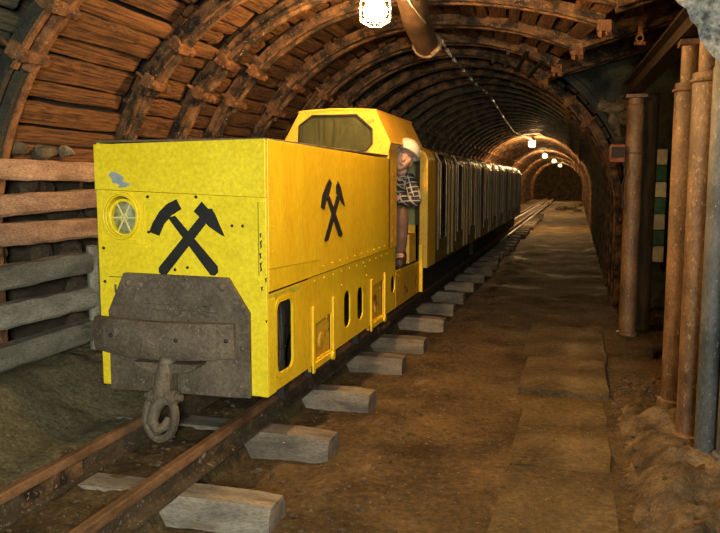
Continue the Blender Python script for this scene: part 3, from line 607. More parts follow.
# hoses behind the opening
b = MB()
for i in range(5):
    x = XR - .05 - .015 * (i % 2); y = 4.10 + .025 * i; b.tube([(x, y - .03, 1.05), (x, y, .9), (x + .01, y + .015 * math.sin(i), .72), (x, y + .01, .55)], .011, 7)
b.box(XR - .065, XR - .03, 4.08, 4.24, .69, .698); b.box(XR - .065, XR - .03, 4.06, 4.22, .60, .607)
build(b, 'hoses', DARK, L); build(MB().box(XR - .2, XR - .08, 4.0, 4.33, .5, 1.05), 'equipment_box', RUBBER, L)
build(MB().box(-2.60, XR - .21, D + .03, 8.15, .44, .80), 'chassis', DARK, L)
build(MB().box(-2.68, XR - .06, D + .13, 6.6, .81, 1.90), 'motor_case', DARK, L)
for yy in (4.88, 6.38):
    for x in (-2.472, -1.902):
        s = 1 if x > -2 else -1
        build(MB().lathe([(.05, -.05 * s), (.235, -.05 * s), (.235, -.03 * s), (.212, -.022 * s), (.208, .045 * s), (.17, .045 * s), (.16, .02 * s), (.06, .02 * s), (.06, .07 * s), (.04, .07 * s)], (x, yy, .292 + .208), (1, 0, 0), 28), 'wheel', IRON, L, smooth=True)
    build(MB().tube([(-2.45, yy, .5), (-1.93, yy, .5)], .04, 10), 'axle', DARK, L)
for yy in (4.25, 4.75, 5.15, 5.9): build(MB().box(-1.75, -1.70, yy, yy + .08, .36, .48), 'brake_hanger', DARK, L)
# buffer plate, buffer, hook
plate = [(-2.655, .455), (-1.748, .465), (-1.748, .955), (-1.875, 1.152), (-2.545, 1.16), (-2.655, .93)]
b = MB().prism([plate], XZ, D - .030, D + .001)
b.box(-2.44, -1.93, D - .045, D - .028, .955, .985)
rivs(b, [(-2.51, D - .03, 1.10), (-1.91, D - .03, 1.10)], (0, -1, 0), .026); rivs(b, [(-2.62, D - .03, .91), (-1.79, D - .03, .93), (-1.79, D - .03, .75), (-1.80, D - .03, .53), (-2.2, D - .03, 1.13)], (0, -1, 0), .015)
b.tube([(-2.60, D - .032, 1.04), (-2.60, D - .032, 1.09)], .006, 6)
build(b, 'buffer_plate', IRON, L, bevel=.004)
def bow(x): t = (x + 2.28) / .46; return D - .13 + .085 * t * t
b = MB(); vs = []; nseg = 22
for i in range(nseg + 1):
    x = -2.745 + .915 * i / nseg; y = bow(x); zt = .897 - .012 * (i / nseg - .5) ** 2; zb = .695 - .02 * math.sin(PI * i / nseg)
    vs += [(x, y, zb), (x, y - .012, zb + .03), (x, y - .012, zt - .02), (x, y, zt), (x, y + .05, zt), (x, y + .05, zb)]
b.add(vs, [(j * 6 + k, j * 6 + (k + 1) % 6, (j + 1) * 6 + (k + 1) % 6, (j + 1) * 6 + k) for j in range(nseg) for k in range(6)] + [tuple(range(6)), tuple(nseg * 6 + k for k in range(6))])
b.box(-2.66, -1.90, D - .09, D - .02, .72, .87)
bu = build(b, 'buffer', IRON, L, smooth=True, bevel=.004)
b = MB(); rivs(b, [(x, bow(x) - .013, .80) for x in (-2.59, -2.15, -1.87)], (0, -1, 0), .014); build(b, 'bolt', DARK, bu)
b = MB().prism([[(-2.42 + .0, .665)] + [(-2.215 + .20 * math.cos(R(t)), .665 + .055 * math.sin(R(t))) for t in range(180, 361, 15)]], lambda u, v, t: Vector((u, t, v)), D - .15, D - .03); build(b, 'coupling_seat', IRON, L)
b = MB().tube([(-2.225, D - .10, .68), (-2.23, D - .14, .58), (-2.245, D - .155, .48)], [.05, .055, .05], 10); b.box(-2.29, -2.18, D - .17, D - .08, .43, .60)
for s in (-1, 1): b.lathe([(.045, -.018), (.045, .018)], (-2.235 + s * .065, D - .14, .47), (1, 0, 0), 14)
b.lathe([(.02, -.12), (.02, .12)], (-2.235, D - .14, .47), (1, 0, 0), 10)
dh = build(b, 'drawhook', IRON, L, smooth=True, bevel=.004)
def link(c, w, h, r, yoff, tilt):
    pts = []
    for k in range(24):
        t = 2 * PI * k / 24; zz = h * math.sin(t); xx = w * math.cos(t) * (1.0 if abs(math.sin(t)) < .8 else .97); pts.append(Vector((c[0] + xx, c[1] + yoff + tilt * zz, c[2] + zz)))
    b = MB(); m = 8; vs = []
    for k in range(24):
        t = (pts[(k + 1) % 24] - pts[k - 1]).normalized(); rad = (pts[k] - Vector(c) - Vector((0, yoff, 0))).normalized(); bn = t.cross(rad).normalized(); rad = bn.cross(t)
        vs += [pts[k] + rad * r * math.cos(2 * PI * q / m) + bn * r * math.sin(2 * PI * q / m) for q in range(m)]
    return b.add(vs, [(k * m + q, ((k + 1) % 24) * m + q, ((k + 1) % 24) * m + (q + 1) % m, k * m + (q + 1) % m) for k in range(24) for q in range(m)])
build(link((-2.245, D - .14, .36), .092, .13, .026, -.02, .10), 'coupling_link', IRON, dh, smooth=True)
build(MB().tube([(-2.245, D - .13, .46), (-2.28, D - .16, .40), (-2.29, D - .18, .33), (-2.25, D - .19, .285), (-2.205, D - .18, .31), (-2.195, D - .165, .36)], [.04, .038, .036, .036, .03, .016], 10), 'hook', IRON, dh, smooth=True)
# cab
YC = 6.70
cabo = [(XL + .02, 1.90), (XR - .01, 1.90), (-1.622, 2.045), (-1.765, 2.34), (-2.49, 2.345), (-2.70, 1.98)]
win = [(-2.515, 1.965), (-2.505, 2.213), (-2.373, 2.305), (-1.943, 2.305), (-1.79, 2.172), (-1.79, 2.03), (-1.85, 1.965)]
b = MB().prism([cabo, win], XZ, YC, YC + .04)
rivs(b, [(x, YC, z) for x, z in ((-2.40, 2.325), (-2.2, 2.325), (-2.0, 2.325), (-1.83, 2.30), (-1.74, 2.2), (-1.71, 2.1), (-1.72, 2.0), (-1.80, 2.25), (-2.53, 2.2), (-2.47, 2.27))], (0, -1, 0), .009)
cf = build(b, 'cab_front', ORG, L, bevel=.003)
b = MB().prism([win, [((p[0] + 2.15) * .96 - 2.15, (p[1] - 2.13) * .93 + 2.13) for p in win]], XZ, YC - .006, YC + .004); build(b, 'window_seal', DARK, cf)
build(MB().prism([win], XZ, YC + .018, YC + .024), 'windscreen', GLASSW, cf)
b = MB()
for (P0, P1) in (((-1.622, 2.045), (-1.765, 2.34)), ((-2.49, 2.345), (-2.70, 1.98))):
    d = Vector((P1[1] - P0[1], -(P1[0] - P0[0]))).normalized() * .02
    b.prism([[P0, P1, (P1[0] - d.x, P1[1] - d.y), (P0[0] - d.x, P0[1] - d.y)]], XZ, YC + .03, 8.22)
cs = build(b, 'cab_slope', ORG, L)
b = MB(); vs = []
for y in (YC - .01, 8.24):
    for i in range(9):
        t = i / 8; x = -2.50 + .745 * t; vs += [(x, y, 2.342 + .018 * math.sin(PI * t)), (x, y, 2.325 + .018 * math.sin(PI * t))]
b.add(vs, [(i * 2, i * 2 + 2, 18 + i * 2 + 2, 18 + i * 2) for i in range(8)] + [(i * 2 + 1, i * 2 + 3, 18 + i * 2 + 3, 18 + i * 2 + 1) for i in range(8)] + [(i * 2, i * 2 + 1, i * 2 + 3, i * 2 + 2) for i in range(8)] + [(18 + i * 2, 18 + i * 2 + 1, 18 + i * 2 + 3, 18 + i * 2 + 2) for i in range(8)] + [(0, 1, 19, 18), (16, 17, 35, 34)])
build(b, 'cab_roof', ORG, L)
b = MB().prism([[(YC + .02, 1.078), (7.04, 1.078), (7.04, 1.98), (7.10, 2.03), (8.22, 2.03), (8.22, 2.06), (YC + .02, 2.06)]], YZ, XR - .03, XR + .004)
rivs(b, [(XR + .004, 6.85, 1.15 + .12 * i) for i in range(8)] + [(XR + .004, 6.98, 1.2 + .2 * i) for i in range(4)], (1, 0, 0), .007); build(b, 'door_post', ORG, L, bevel=.003)
build(MB().box(XR - .05, XR - .01, 8.17, 8.21, .81, 2.03), 'rear_post', DARK, L)
build(MB().box(XL, XL + .02, 6.7, 8.22, 1.9, 2.0), 'left_cab_rail', ORG, L)
build(MB().box(XL + .02, XR - .02, 8.17, 8.2, .80, 1.22), 'rear_wall', YELR, L); build(MB().box(XL + .02, XR - .02, 6.62, 8.19, .80, .83), 'cab_floor', DARK, L)
build(MB().box(-2.66, -2.0, 7.55, 8.05, .83, 1.20), 'driver_seat', DARK, L, bevel=.02)
build(MB().box(-1.83, XR - .03, 7.78, 8.12, .83, 1.14), 'battery_box', ORG, L, bevel=.01)['label'] = 'orange box on the cab floor by the doorway'
b = MB().box(-2.55, -1.95, 6.74, 6.86, 1.9, 1.97); b.tube([(-2.3, 6.84, 1.9), (-2.3, 6.95, 2.05)], .012, 6); build(b, 'dashboard', DARK, L)

# ------------------------------------------------------------------ driver
P = thing('person', 'man in a white helmet and plaid jacket leaning out of the cab doorway', 'person', (-1.9, 7.5, .83))
def skin_mesh(bones, verts, lvl=2):
    # verts: name -> (co, radius); bones: pairs; returns evaluated vertices/faces
    names_ = list(verts); me = bpy.data.meshes.new('s'); me.from_pydata([verts[k][0] for k in names_], [(names_.index(a), names_.index(c)) for a, c in bones], []); me.update()
    o = bpy.data.objects.new('s', me); COL.objects.link(o); md = o.modifiers.new('skin', 'SKIN'); md.use_smooth_shade = True
    for i, k in enumerate(names_):
        r = verts[k][1]; me.skin_vertices[0].data[i].radius = (r, r) if not isinstance(r, tuple) else r
    me.skin_vertices[0].data[0].use_root = True
    sb = o.modifiers.new('sub', 'SUBSURF'); sb.levels = lvl; sb.render_levels = lvl
    bpy.context.view_layer.update(); ev = o.evaluated_get(bpy.context.evaluated_depsgraph_get()); m2 = ev.to_mesh()
    vs = [v.co.copy() for v in m2.vertices]; fs_ = [tuple(p.vertices) for p in m2.polygons]; ev.to_mesh_clear(); bpy.data.objects.remove(o); bpy.data.meshes.remove(me); return vs, fs_
J = dict(pelvis=((-2.03, 7.80, 1.31), .13), belly=((-1.97, 7.75, 1.47), .125), chest=((-1.85, 7.66, 1.64), .135), neckb=((-1.73, 7.55, 1.775), .062), neckt=((-1.675, 7.43, 1.83), .058),
         shl=((-1.66, 7.66, 1.705), .075), ell=((-1.555, 7.57, 1.475), .052), wrl=((-1.72, 7.36, 1.535), .034), hal=((-1.79, 7.31, 1.54), .036),
         shr=((-1.96, 7.50, 1.685), .075), elr=((-2.03, 7.32, 1.47), .052), wrr=((-1.86, 7.22, 1.50), .034), har=((-1.80, 7.19, 1.505), .036),
         hil=((-1.93, 7.76, 1.29), .105), knl=((-1.675, 7.36, 1.40), .072), anl=((-1.70, 7.44, .95), .048), tol=((-1.68, 7.27, .885), .04),
         hir=((-2.13, 7.72, 1.29), .105), knr=((-1.99, 7.26, 1.40), .072), anr=((-2.0, 7.38, .95), .048), tor=((-1.99, 7.2, .885), .04))
BN = [('pelvis', 'belly'), ('belly', 'chest'), ('chest', 'neckb'), ('neckb', 'neckt'), ('chest', 'shl'), ('shl', 'ell'), ('ell', 'wrl'), ('wrl', 'hal'), ('chest', 'shr'), ('shr', 'elr'), ('elr', 'wrr'), ('wrr', 'har'),
      ('pelvis', 'hil'), ('hil', 'knl'), ('knl', 'anl'), ('anl', 'tol'), ('pelvis', 'hir'), ('hir', 'knr'), ('knr', 'anr'), ('anr', 'tor')]
b = MB(); b.add(*skin_mesh(BN, J))
# head: face toward the camera, tilted toward the right of the photograph
HC = Vector((-1.648, 7.36, 1.915)); HM = Matrix.Translation(HC) @ Matrix.Rotation(R(14), 4, 'Z') @ Matrix.Rotation(R(27), 4, 'Y') @ Matrix.Rotation(R(-7), 4, 'X') @ Matrix.Scale(1.16, 4)
def headpt(v):      # v on the unit sphere: -y is the face
    x, y, z = v; w = .074; d = .092; h = .112
    if z < 0: w *= 1 - .38 * (-z) ** 1.4; d *= 1 - .12 * (-z)
    px, py, pz = x * w, y * d, z * h
    if y < 0:
        f = -y; py *= 1 - .16 * max(0, 1 - abs(x) * 1.5) * (1 if z < .25 else .6)
        py -= .030 * math.exp(-((px / .012) ** 2 + ((pz + .022) / .016) ** 2)) + .016 * math.exp(-((px / .010) ** 2 + ((pz - .004) / .024) ** 2))     # nose
        for s in (-1, 1): py += .012 * math.exp(-(((px - s * .032) / .015) ** 2 + ((pz - .012) / .012) ** 2)); py -= .006 * math.exp(-(((px - s * .042) / .018) ** 2 + ((pz + .025) / .018) ** 2))
        py -= .008 * math.exp(-((px / .045) ** 2 + ((pz - .036) / .009) ** 2)) + .006 * math.exp(-((px / .022) ** 2 + ((pz + .058) / .008) ** 2)) + .010 * math.exp(-((px / .022) ** 2 + ((pz + .098) / .016) ** 2)) - .004 * math.exp(-((px / .02) ** 2 + ((pz + .077) / .007) ** 2))
    return Vector((px, py, pz))
hb = MB().ball((0, 0, 0), 1, 64, 48); b.add([HM @ headpt(v) for v in hb.v], hb.f)
for s in (-1, 1): b.ball((0, 0, 0), (.010, .020, .033), 10, 8, HM @ Matrix.Translation((s * .074, .008, -.004)) @ Matrix.Rotation(s * .35, 4, 'Z'))
def hand(b, w, d, up, side):     # palm plus five curled fingers
    w, d, up = Vector(w), Vector(d).normalized(), Vector(up).normalized(); sd = d.cross(up).normalized() * side; up = sd.cross(d) * side
    for k, (o, ln) in enumerate(((-.03, .075), (-.01, .085), (.01, .08), (.03, .062))):
        p0 = w + d * .045 + sd * o; p1 = w + d * .085 + sd * o * 1.1; p2 = p1 + (d * .8 - up * .6) * ln * .45; p3 = p2 + (d * .25 - up) * ln * .4
        b.tube([p0, p1, p2, p3], [.012, .0105, .0095, .007], 8)
    p0 = w + d * .02 - sd * .03; b.tube([p0, p0 + d * .03 - sd * .028, p0 + d * .06 - sd * .03 - up * .012], [.013, .011, .008], 8)
hand(b, J['wrl'][0], (-.8, -.55, -.02), (0, 0, 1), 1); hand(b, J['wrr'][0], (.85, -.45, 0), (0, 0, 1), -1)
bo = build(b, 'body', SKIN, P, smooth=True, sharp=180)
rm = bo.modifiers.new('remesh', 'REMESH'); rm.mode = 'VOXEL'; rm.voxel_size = .0055; rm.use_smooth_shade = True
sm_ = bo.modifiers.new('smooth', 'SMOOTH'); sm_.iterations = 3; sm_.factor = .4
def inflate(keys, f, extra=0, over={}):
    q = {k: (J[k][0], J[k][1] * f + extra) for k in keys}; q.update(over); return q
ak = ['chest', 'belly', 'pelvis', 'shl', 'ell', 'wrl', 'shr', 'elr', 'wrr', 'neckb']
bn = [('belly', 'pelvis'), ('chest', 'belly'), ('chest', 'neckb'), ('chest', 'shl'), ('shl', 'ell'), ('ell', 'wrl'), ('chest', 'shr'), ('shr', 'elr'), ('elr', 'wrr')]
b = MB(); b.add(*skin_mesh(bn, inflate(ak, 1.06, .016, {'neckb': ((-1.745, 7.565, 1.765), .072)}))); build(b, 'jacket', PLAID, P, smooth=True, sharp=180)
# wrinkles of cloth at the collar
b = MB().ring(Vector((-1.722, 7.53, 1.79)), (.55, -.6, .75), .064, .016, 20, 8); build(b, 'collar', PLAID, P, smooth=True)
tk = ['pelvis', 'hil', 'knl', 'anl', 'hir', 'knr', 'anr']
b = MB(); b.add(*skin_mesh([('pelvis', 'hil'), ('hil', 'knl'), ('knl', 'anl'), ('pelvis', 'hir'), ('hir', 'knr'), ('knr', 'anr')], inflate(tk, 1.05, .014))); b.rough(.006, 16); build(b, 'trousers', TROU, P, smooth=True, sharp=180)
for s in ('l', 'r'):
    a, t = Vector(J['an' + s][0]), Vector(J['to' + s][0]); b = MB(); b.add(*skin_mesh([('a', 'h'), ('h', 't'), ('t', 'e')], {'a': (a + Vector((0, 0, .09)), .078), 'h': (a + Vector((0, .02, -.05)), .07), 't': (t + Vector((0, .06, .0)), .062), 'e': (t + Vector((0, -.02, 0)), .056)})); build(b, 'boot', BOOTM, P, smooth=True)
b = MB(); vs = []
for j in range(9):
    th = PI / 2 * j / 8
    for i in range(32):
        ph = 2 * PI * i / 32; vs.append(Vector((.108 * math.cos(th) * math.cos(ph), .132 * math.cos(th) * math.sin(ph) + .004, .112 * math.sin(th) ** .9)))
k = len(vs)
for i in range(32):
    ph = 2 * PI * i / 32; pk = max(0, -math.sin(ph)) ** 2; vs.append(Vector((.118 * math.cos(ph), (.142 + .045 * pk) * math.sin(ph) + .004, -.006 - .012 * pk)))
for i in range(32):
    ph = 2 * PI * i / 32; pk = max(0, -math.sin(ph)) ** 2; vs.append(Vector((.104 * math.cos(ph), (.128 + .02 * pk) * math.sin(ph) + .004, -.012 - .012 * pk)))
fs_ = [(j * 32 + i, j * 32 + (i + 1) % 32, (j + 1) * 32 + (i + 1) % 32, (j + 1) * 32 + i) for j in range(8) for i in range(32)] + [(i, k + i, k + (i + 1) % 32, (i + 1) % 32) for i in range(32)] + [(k + i, k + 32 + i, k + 32 + (i + 1) % 32, k + (i + 1) % 32) for i in range(32)]
b.add([HM @ Matrix.Translation((-.006, .010, .060)) @ Matrix.Scale(1.1, 4) @ Matrix.Rotation(R(-6), 4, 'X') @ v for v in vs], fs_)
b.tube([HM @ Vector((0, -.13 * math.cos(t) + .012, .05 + .115 * math.sin(t))) for t in [R(12 + 156 * i / 12) for i in range(13)]], .008, 6)
build(b, 'helmet', HELM, P, smooth=True, sharp=50)
b = MB(); hv = MB().ball((0, 0, 0), 1, 28, 20); vs = []
for v in hv.v:
    q = headpt(v) * 1.045; 
    if v.y < .05 or v.z < -.55: q = headpt(v) * .93
    vs.append(HM @ q)
b.add(vs, hv.f); build(b, 'hair', HAIR, P, smooth=True, sharp=180)
for s in (-1, 1):
    e = build(MB().ball(HM @ Vector((s * .031, -.0655, .011)), .0115, 12, 8), 'eye', EYEW, P, smooth=True); build(MB().ball(HM @ Vector((s * .031 - .001, -.0745, .0105)), .0055, 10, 6), 'iris', BLK, e, smooth=True)
    build(MB().tube([HM @ Vector((s * .014, -.082, .030)), HM @ Vector((s * .032, -.083, .035)), HM @ Vector((s * .050, -.071, .030))], [.003, .0042, .002], 6), 'eyebrow', HAIR, P)
build(MB().tube([HM @ Vector((-.024, -.066, -.058)), HM @ Vector((-.010, -.077, -.056)), HM @ Vector((0, -.079, -.057)), HM @ Vector((.010, -.077, -.056)), HM @ Vector((.024, -.066, -.058))], [.002, .005, .0055, .005, .002], 8), 'lips', LIP, P, smooth=True)

# ------------------------------------------------------------------ passenger carriages
def car_profile(h=0.0):
    x0, x1 = XL - .02 - h, -1.62 + h; xm = (x0 + x1) / 2; p = [(x0, .71), (x1, .71), (x1, 1.90)]
    for k in range(1, 9): t = R(90 * k / 9); p.append((x1 - .20 * (1 - math.cos(t)), 1.90 + .20 * math.sin(t)))
    for k in range(0, 7): t = k / 6; p.append((x1 - .20 - (x1 - x0 - .40) * t, 2.10 + .06 * math.sin(PI * t)))
    for k in range(1, 9): t = R(90 + 90 * k / 9); p.append((x0 + .20 + .20 * math.cos(t), 1.90 + .20 * math.sin(t)))
    p.append((x0, 1.90)); return p
def side_x(z):      # outline of the right side, rounding into the roof
    return -1.62 if z < 1.9 else -1.62 - .20 * (1 - math.sqrt(max(0, 1 - ((z - 1.9) / .20) ** 2)))
def strip(y0, y1, z0, z1, d0, d1, n=8):
    b = MB(); vs = []
    for i in range(n + 1):
        z = z0 + (z1 - z0) * i / n; x = side_x(z)
        for y in (y0, y1):
            for d in (d0, d1): vs.append((x + d, y, z))
    return b.add(vs, [(i * 4 + a, i * 4 + c, (i + 1) * 4 + c, (i + 1) * 4 + a) for i in range(n) for a, c in ((0, 1), (1, 3), (3, 2), (2, 0))] + [(0, 1, 3, 2), (n * 4, n * 4 + 1, n * 4 + 3, n * 4 + 2)])
def make_car(label, y0, ln, first):
    t = thing('passenger_carriage', label, 'carriage', (-2.18, y0 + ln / 2, 0), 'carriages of the train')
    pr = car_profile(); n = len(pr)
    b = MB().prism([pr], XZ, y0 + .04, y0 + ln); build(b, 'body_shell', OLIVE, t, smooth=True, sharp=30)
    inn = [((q[0] + 2.18) * .80 - 2.18, (q[1] - 1.4) * .84 + 1.4) for q in pr]
    if first:
        b = MB().prism([car_profile(.004), inn], XZ, y0, y0 + .50); build(b, 'end_frame', ORG, t, smooth=True, sharp=30, bevel=.02)['label'] = 'orange-yellow end frame'
        build(MB().prism([inn], XZ, y0 + .02, y0 + .06), 'end_panel', GREENI, t)['label'] = 'pale green recessed end panel'
    pit_ = 1.42 if first else 1.5; a = y0 + (.66 if first else .45)
    for k in range(3):
        ya = a + k * pit_
        d = build(strip(ya, ya + .64, .86, 2.06, -.004, .018), 'door', OLIVE, t, smooth=True, sharp=30, bevel=.005)
        build(strip(ya + .09, ya + .50, 1.0, 2.03, .016, .021), 'door_window', GLASSD, d, smooth=True, sharp=30)
        f = MB()
        for q in (ya + .08, ya + .50): s_ = strip(q, q + .010, .98, 2.05, .016, .026); f.add(s_.v, s_.f)
        for zz in (.98, 2.03): s_ = strip(ya + .08, ya + .51, zz, zz + .012, .016, .026, 1); f.add(s_.v, s_.f)
        build(f, 'window_trim', CHROME, d)
        for q in (ya + .74, ya + 1.05):
            if q < y0 + ln - .1: build(strip(q, q + .07, .74, 2.08, -.004, .03), 'side_rib', OLIVE, t, smooth=True, sharp=30, bevel=.008)
    build(MB().box(-2.62, -1.76, y0 + .15, y0 + ln - .1, .38, .71), 'underframe', DARK, t)
    for q in (y0 + .8, y0 + ln - .8):
        for x in (-2.472, -1.902): build(MB().lathe([(.04, -.04), (.18, -.04), (.175, .04), (.04, .04)], (x, q, .292 + .175), (1, 0, 0), 20), 'wheel', DARK, t, smooth=True)
    build(MB().box(-2.25, -2.1, y0 - .22, y0 + .05, .5, .58), 'drawbar', DARK, t)
    return t
make_car('olive passenger carriage with an orange end frame, coupled right behind the cab', 8.47, 4.75, True)
c2 = make_car('dark olive passenger carriage in the middle of the train', 13.45, 4.75, False)
dup(c2, c2.location + Vector((0, 4.98, 0)), group='carriages of the train', label='farthest olive passenger carriage, its roof edge lit by the far lamp')

# ------------------------------------------------------------------ lamps
def make_lamp(label, loc, glow):
    t = thing('caged_lamp', label, 'lamp', loc); x, y, z = loc
    build(MB().lathe([(.0, .0), (.05, -.015), (.085, -.06), (.088, -.11), (.07, -.14), (.04, -.155), (0, -.16)][::-1], (x, y, z), (0, 0, 1), 20), 'glass_dome', glow, t, smooth=True)
    build(MB().lathe([(.03, .16), (.05, .14), (.10, .07), (.12, .03), (.12, .0), (.10, .0), (.04, .005)], (x, y, z + .006), (0, 0, 1), 24), 'housing', IRON, t, smooth=True)
    b = MB()
    for k in range(10):
        a = 2 * PI * k / 10; c, s = math.cos(a), math.sin(a); b.tube([(x + .115 * c, y + .115 * s, z), (x + .122 * c, y + .122 * s, z - .09), (x + .115 * c, y + .115 * s, z - .155), (x + .06 * c, y + .06 * s, z - .19)], .0045, 5)
    for (q, zz) in ((.122, -.06), (.119, -.13), (.06, -.19)): b.ring((x, y, z + zz), (0, 0, 1), q, .0045, 24, 5)
    build(b, 'guard_cage', CABLE, t)
    b = MB().tube([(x, y, z + .15), (x, y, 3.34)], .008, 6); b.ring((x, y, z + .19), (0, 1, 0), .03, .008, 14, 6); build(b, 'hanger', IRON, t)
    return t
make_lamp('caged lamp glowing under the crown above the locomotive hood', (-1.5, 5.68, 3.055), GLOW)
l2 = make_lamp('nearest of the far lamps, glowing over the end of the train', (-1.57, 27.8, 3.12), GLOWF); l2['group'] = 'far lamps'
dup(l2, (-1.62, 40.5, 3.12), group='far lamps', label='second far lamp, glowing just right of the one over the end of the train')
dup(l2, (-1.45, 51.0, 3.12), group='far lamps', label='third far lamp, deep in the drift')
dup(l2, (-1.36, 65.0, 3.12), group='far lamps', label='farthest and smallest lamp in the drift')

# cable along the crown
def xz_roof(y): return -1.36 - .25 * sst(9, 24, y)
t = thing('lighting_cable', 'thin pale cable sagging along the crown toward the far lamps', 'cable', (-1.36, 12, 3.0))
pts = [(-1.2, 5.0, 3.2), (-1.30, 5.95, 3.1), (-1.34, 7.0, 3.09), (-1.356, 7.8, 3.1), (-1.39, 8.6, 3.08), (-1.43, 10.98, 3.08), (-1.40, 12.66, 3.09), (-1.55, 17, 3.05), (-1.72, 21.7, 3.08), (-1.62, 25, 3.12), (-1.575, 27.8, 3.2)]
build(MB().tube(pts, .011, 6), 'wire', CABLE, t)
for a in range(3, 10):
    for k in range(3 if a < 8 else 2):
        u = (k + random.uniform(.1, .8)) / 3; p0, p1 = Vector(pts[a]), Vector(pts[a + 1]); q = p0.lerp(p1, u); dd = (p1 - p0).normalized() * random.uniform(.06, .2)
        build(MB().tube([q - dd * .5, q + dd * .5], .018, 6), 'cable_glint', GLINTM, t)  # short white pieces stand in for glints along the cable
# sagging duct
b = MB(); pts = [Vector((-1.30, 5.6, 3.42)), Vector((-1.38, 6.3, 3.27)), Vector((-1.43, 6.9, 3.14)), Vector((-1.455, 7.5, 3.03))]
t = thing('air_duct', 'brown cloth air duct sagging from the crown beside the caged lamp', 'duct', (-1.4, 6.6, 3.2))
build(b.tube(pts, [.12, .125, .13, .12], 20, caps=False).rough(.035, 7), 'duct_tube', DUCTM, t, smooth=True)
build(MB().ring(pts[-1], (-.02, .95, -.2), .128, .02, 26, 8).rough(.02, 9), 'end_hoop', CLOTH, t, smooth=True)
build(MB().ball(pts[-1] + Vector((.06, -.03, -.02)), (.07, .04, .11), 10, 8).rough(.04, 12), 'torn_lining', CLOTH, t, smooth=True)

# ------------------------------------------------------------------ junction timbering on the right
def beam(p0, p1, prof, m, name, label, cat, group=None):
    p0, p1 = Vector(p0), Vector(p1); d = (p1 - p0).normalized(); up = Vector((0, 0, 1)); sd = d.cross(up).normalized(); up = sd.cross(d); b = MB(); n = len(prof)
    N = 6; vs = [p0.lerp(p1, j / N) + sd * u + up * v for j in range(N + 1) for (u, v) in prof]
    cap = tessellate_polygon([[Vector((q[0], q[1], 0)) for q in prof]])
    b.add(vs, [(j * n + k, j * n + (k + 1) % n, (j + 1) * n + (k + 1) % n, (j + 1) * n + k) for j in range(N) for k in range(n)] + [tuple(c) for c in cap] + [tuple(N * n + i for i in c) for c in cap])
    return tag(build(b, name, m), label, cat, group)
PROFW = [(u * 1.3, v) for u, v in PROF]
CH = [(-.13, 0), (-.075, 0), (-.05, .06), (.05, .06), (.075, 0), (.13, 0), (.135, .05), (.10, .06), (.09, .19), (-.09, .19), (-.10, .06), (-.135, .05)]
CH0 = [(-.075, 0), (-.045, 0), (-.03, .055), (.03, .055), (.045, 0), (.075, 0), (.07, .03), (.045, .11), (-.045, .11), (-.07, .03)]
IB = [(-.07, -.09), (.07, -.09), (.07, -.07), (.012, -.06), (.012, .06), (.07, .07), (.07, .09), (-.07, .09), (-.07, .07), (-.012, .06), (-.012, -.06), (-.07, -.07)]
for yy, lb in ((10.03, 'steel roof beam rising to the right from the roof corner, lowest of the parallel ones'), (8.1, 'lit steel roof beam in the middle of those rising from the roof corner'), (6.37, 'steel roof beam highest of those rising from the roof corner, above the pipes')):
    beam((xv(yy) - .06, yy, zv(yy) - .05), (1.6, yy, zv(yy) - .03 + .27 * (1.6 - xv(yy))), CH, RIBM, 'roof_beam', lb, 'beam', 'side roof beams')
for k, (tt, y0, y1) in enumerate(((.46, 10.2, 9.5), (.60, 10.2, 9.2), (.74, 10.2, 8.7), (.88, 10.2, 8.9))):
    (xa, za, na, ma), (xb, zb, nb, mb_) = halfp(y0, tt), halfp(y1, tt); o_ = -.045
    beam((xa + na * o_, y0, za + ma * o_), (xb + nb * o_, y1, zb + mb_ * o_), [(-.022, -.015), (.022, -.015), (.022, .015), (-.022, .015)], RIBD, 'tie_bar', ('dark tie bar under the arches nearest the crown', 'dark tie bar under the arches second from the crown', 'dark tie bar under the arches third from the crown', 'dark tie bar under the arches nearest the roof corner')[k], 'bar', 'tie bars under the arches')
beam((.55, 9.3, 2.72), (.80, 4.0, 2.78), IB, GIRD, 'header_girder', 'dark steel girder lying across the tops of the props at right', 'girder')
for (y0, y1) in ((8.12, 10.1), (6.3, 8.08)):
    ym = (y0 + y1) / 2; x = xv(ym) + .04
    while x < 1.35:
        w = random.uniform(.12, .24); o = BOARDS[random.randrange(8)].copy(); COL.objects.link(o)
        o.location = (x + w / 2, ym, zv(ym) + .175 + .27 * (x + w / 2 - xv(ym)) + random.uniform(-.015, .02)); o.scale = (w, (y1 - y0) * random.uniform(.9, 1.0), .06); o.rotation_euler = (0, -.264, random.uniform(-.03, .03))
        tag(o, 'brown lagging board on the rising roof beams at upper right', 'board', 'lagging boards on the rising roof beams'); x += w + random.uniform(.01, .06)
# steel clamps hanging under the valley
for k, (x, y, z) in enumerate([(xv(q) , q, zv(q) - .03) for q in (9.95, 9.07, 8.02, 6.96)]):
    b = MB().box(-.06, .06, -.04, .04, -.06, .03); b.lathe([(.02, -.085), (.02, .04)], (-.035, 0, 0), (0, 0, 1), 6); b.lathe([(.02, -.085), (.02, .04)], (.035, 0, 0), (0, 0, 1), 6); b.rough(.03, 14); b.v = [v + Vector((x, y, z)) for v in b.v]
    tag(build(b, 'beam_clamp', RIBR), 'rusty bolted clamp under the roof corner girder', 'clamp', 'clamps under the corner girder')
b = MB().ring((.52, 7.55, 3.0), (.4, 1, 0), .032, .012, 16, 8); b.box(.50, .54, 7.53, 7.57, 3.03, 3.38); b.lathe([(.018, -.05), (.018, .05)], (.52, 7.55, 2.955), (1, 0, 0), 8)
tag(build(b, 'shackle', RIBR), 'reddish shackle hanging beside the header girder at upper right', 'shackle')

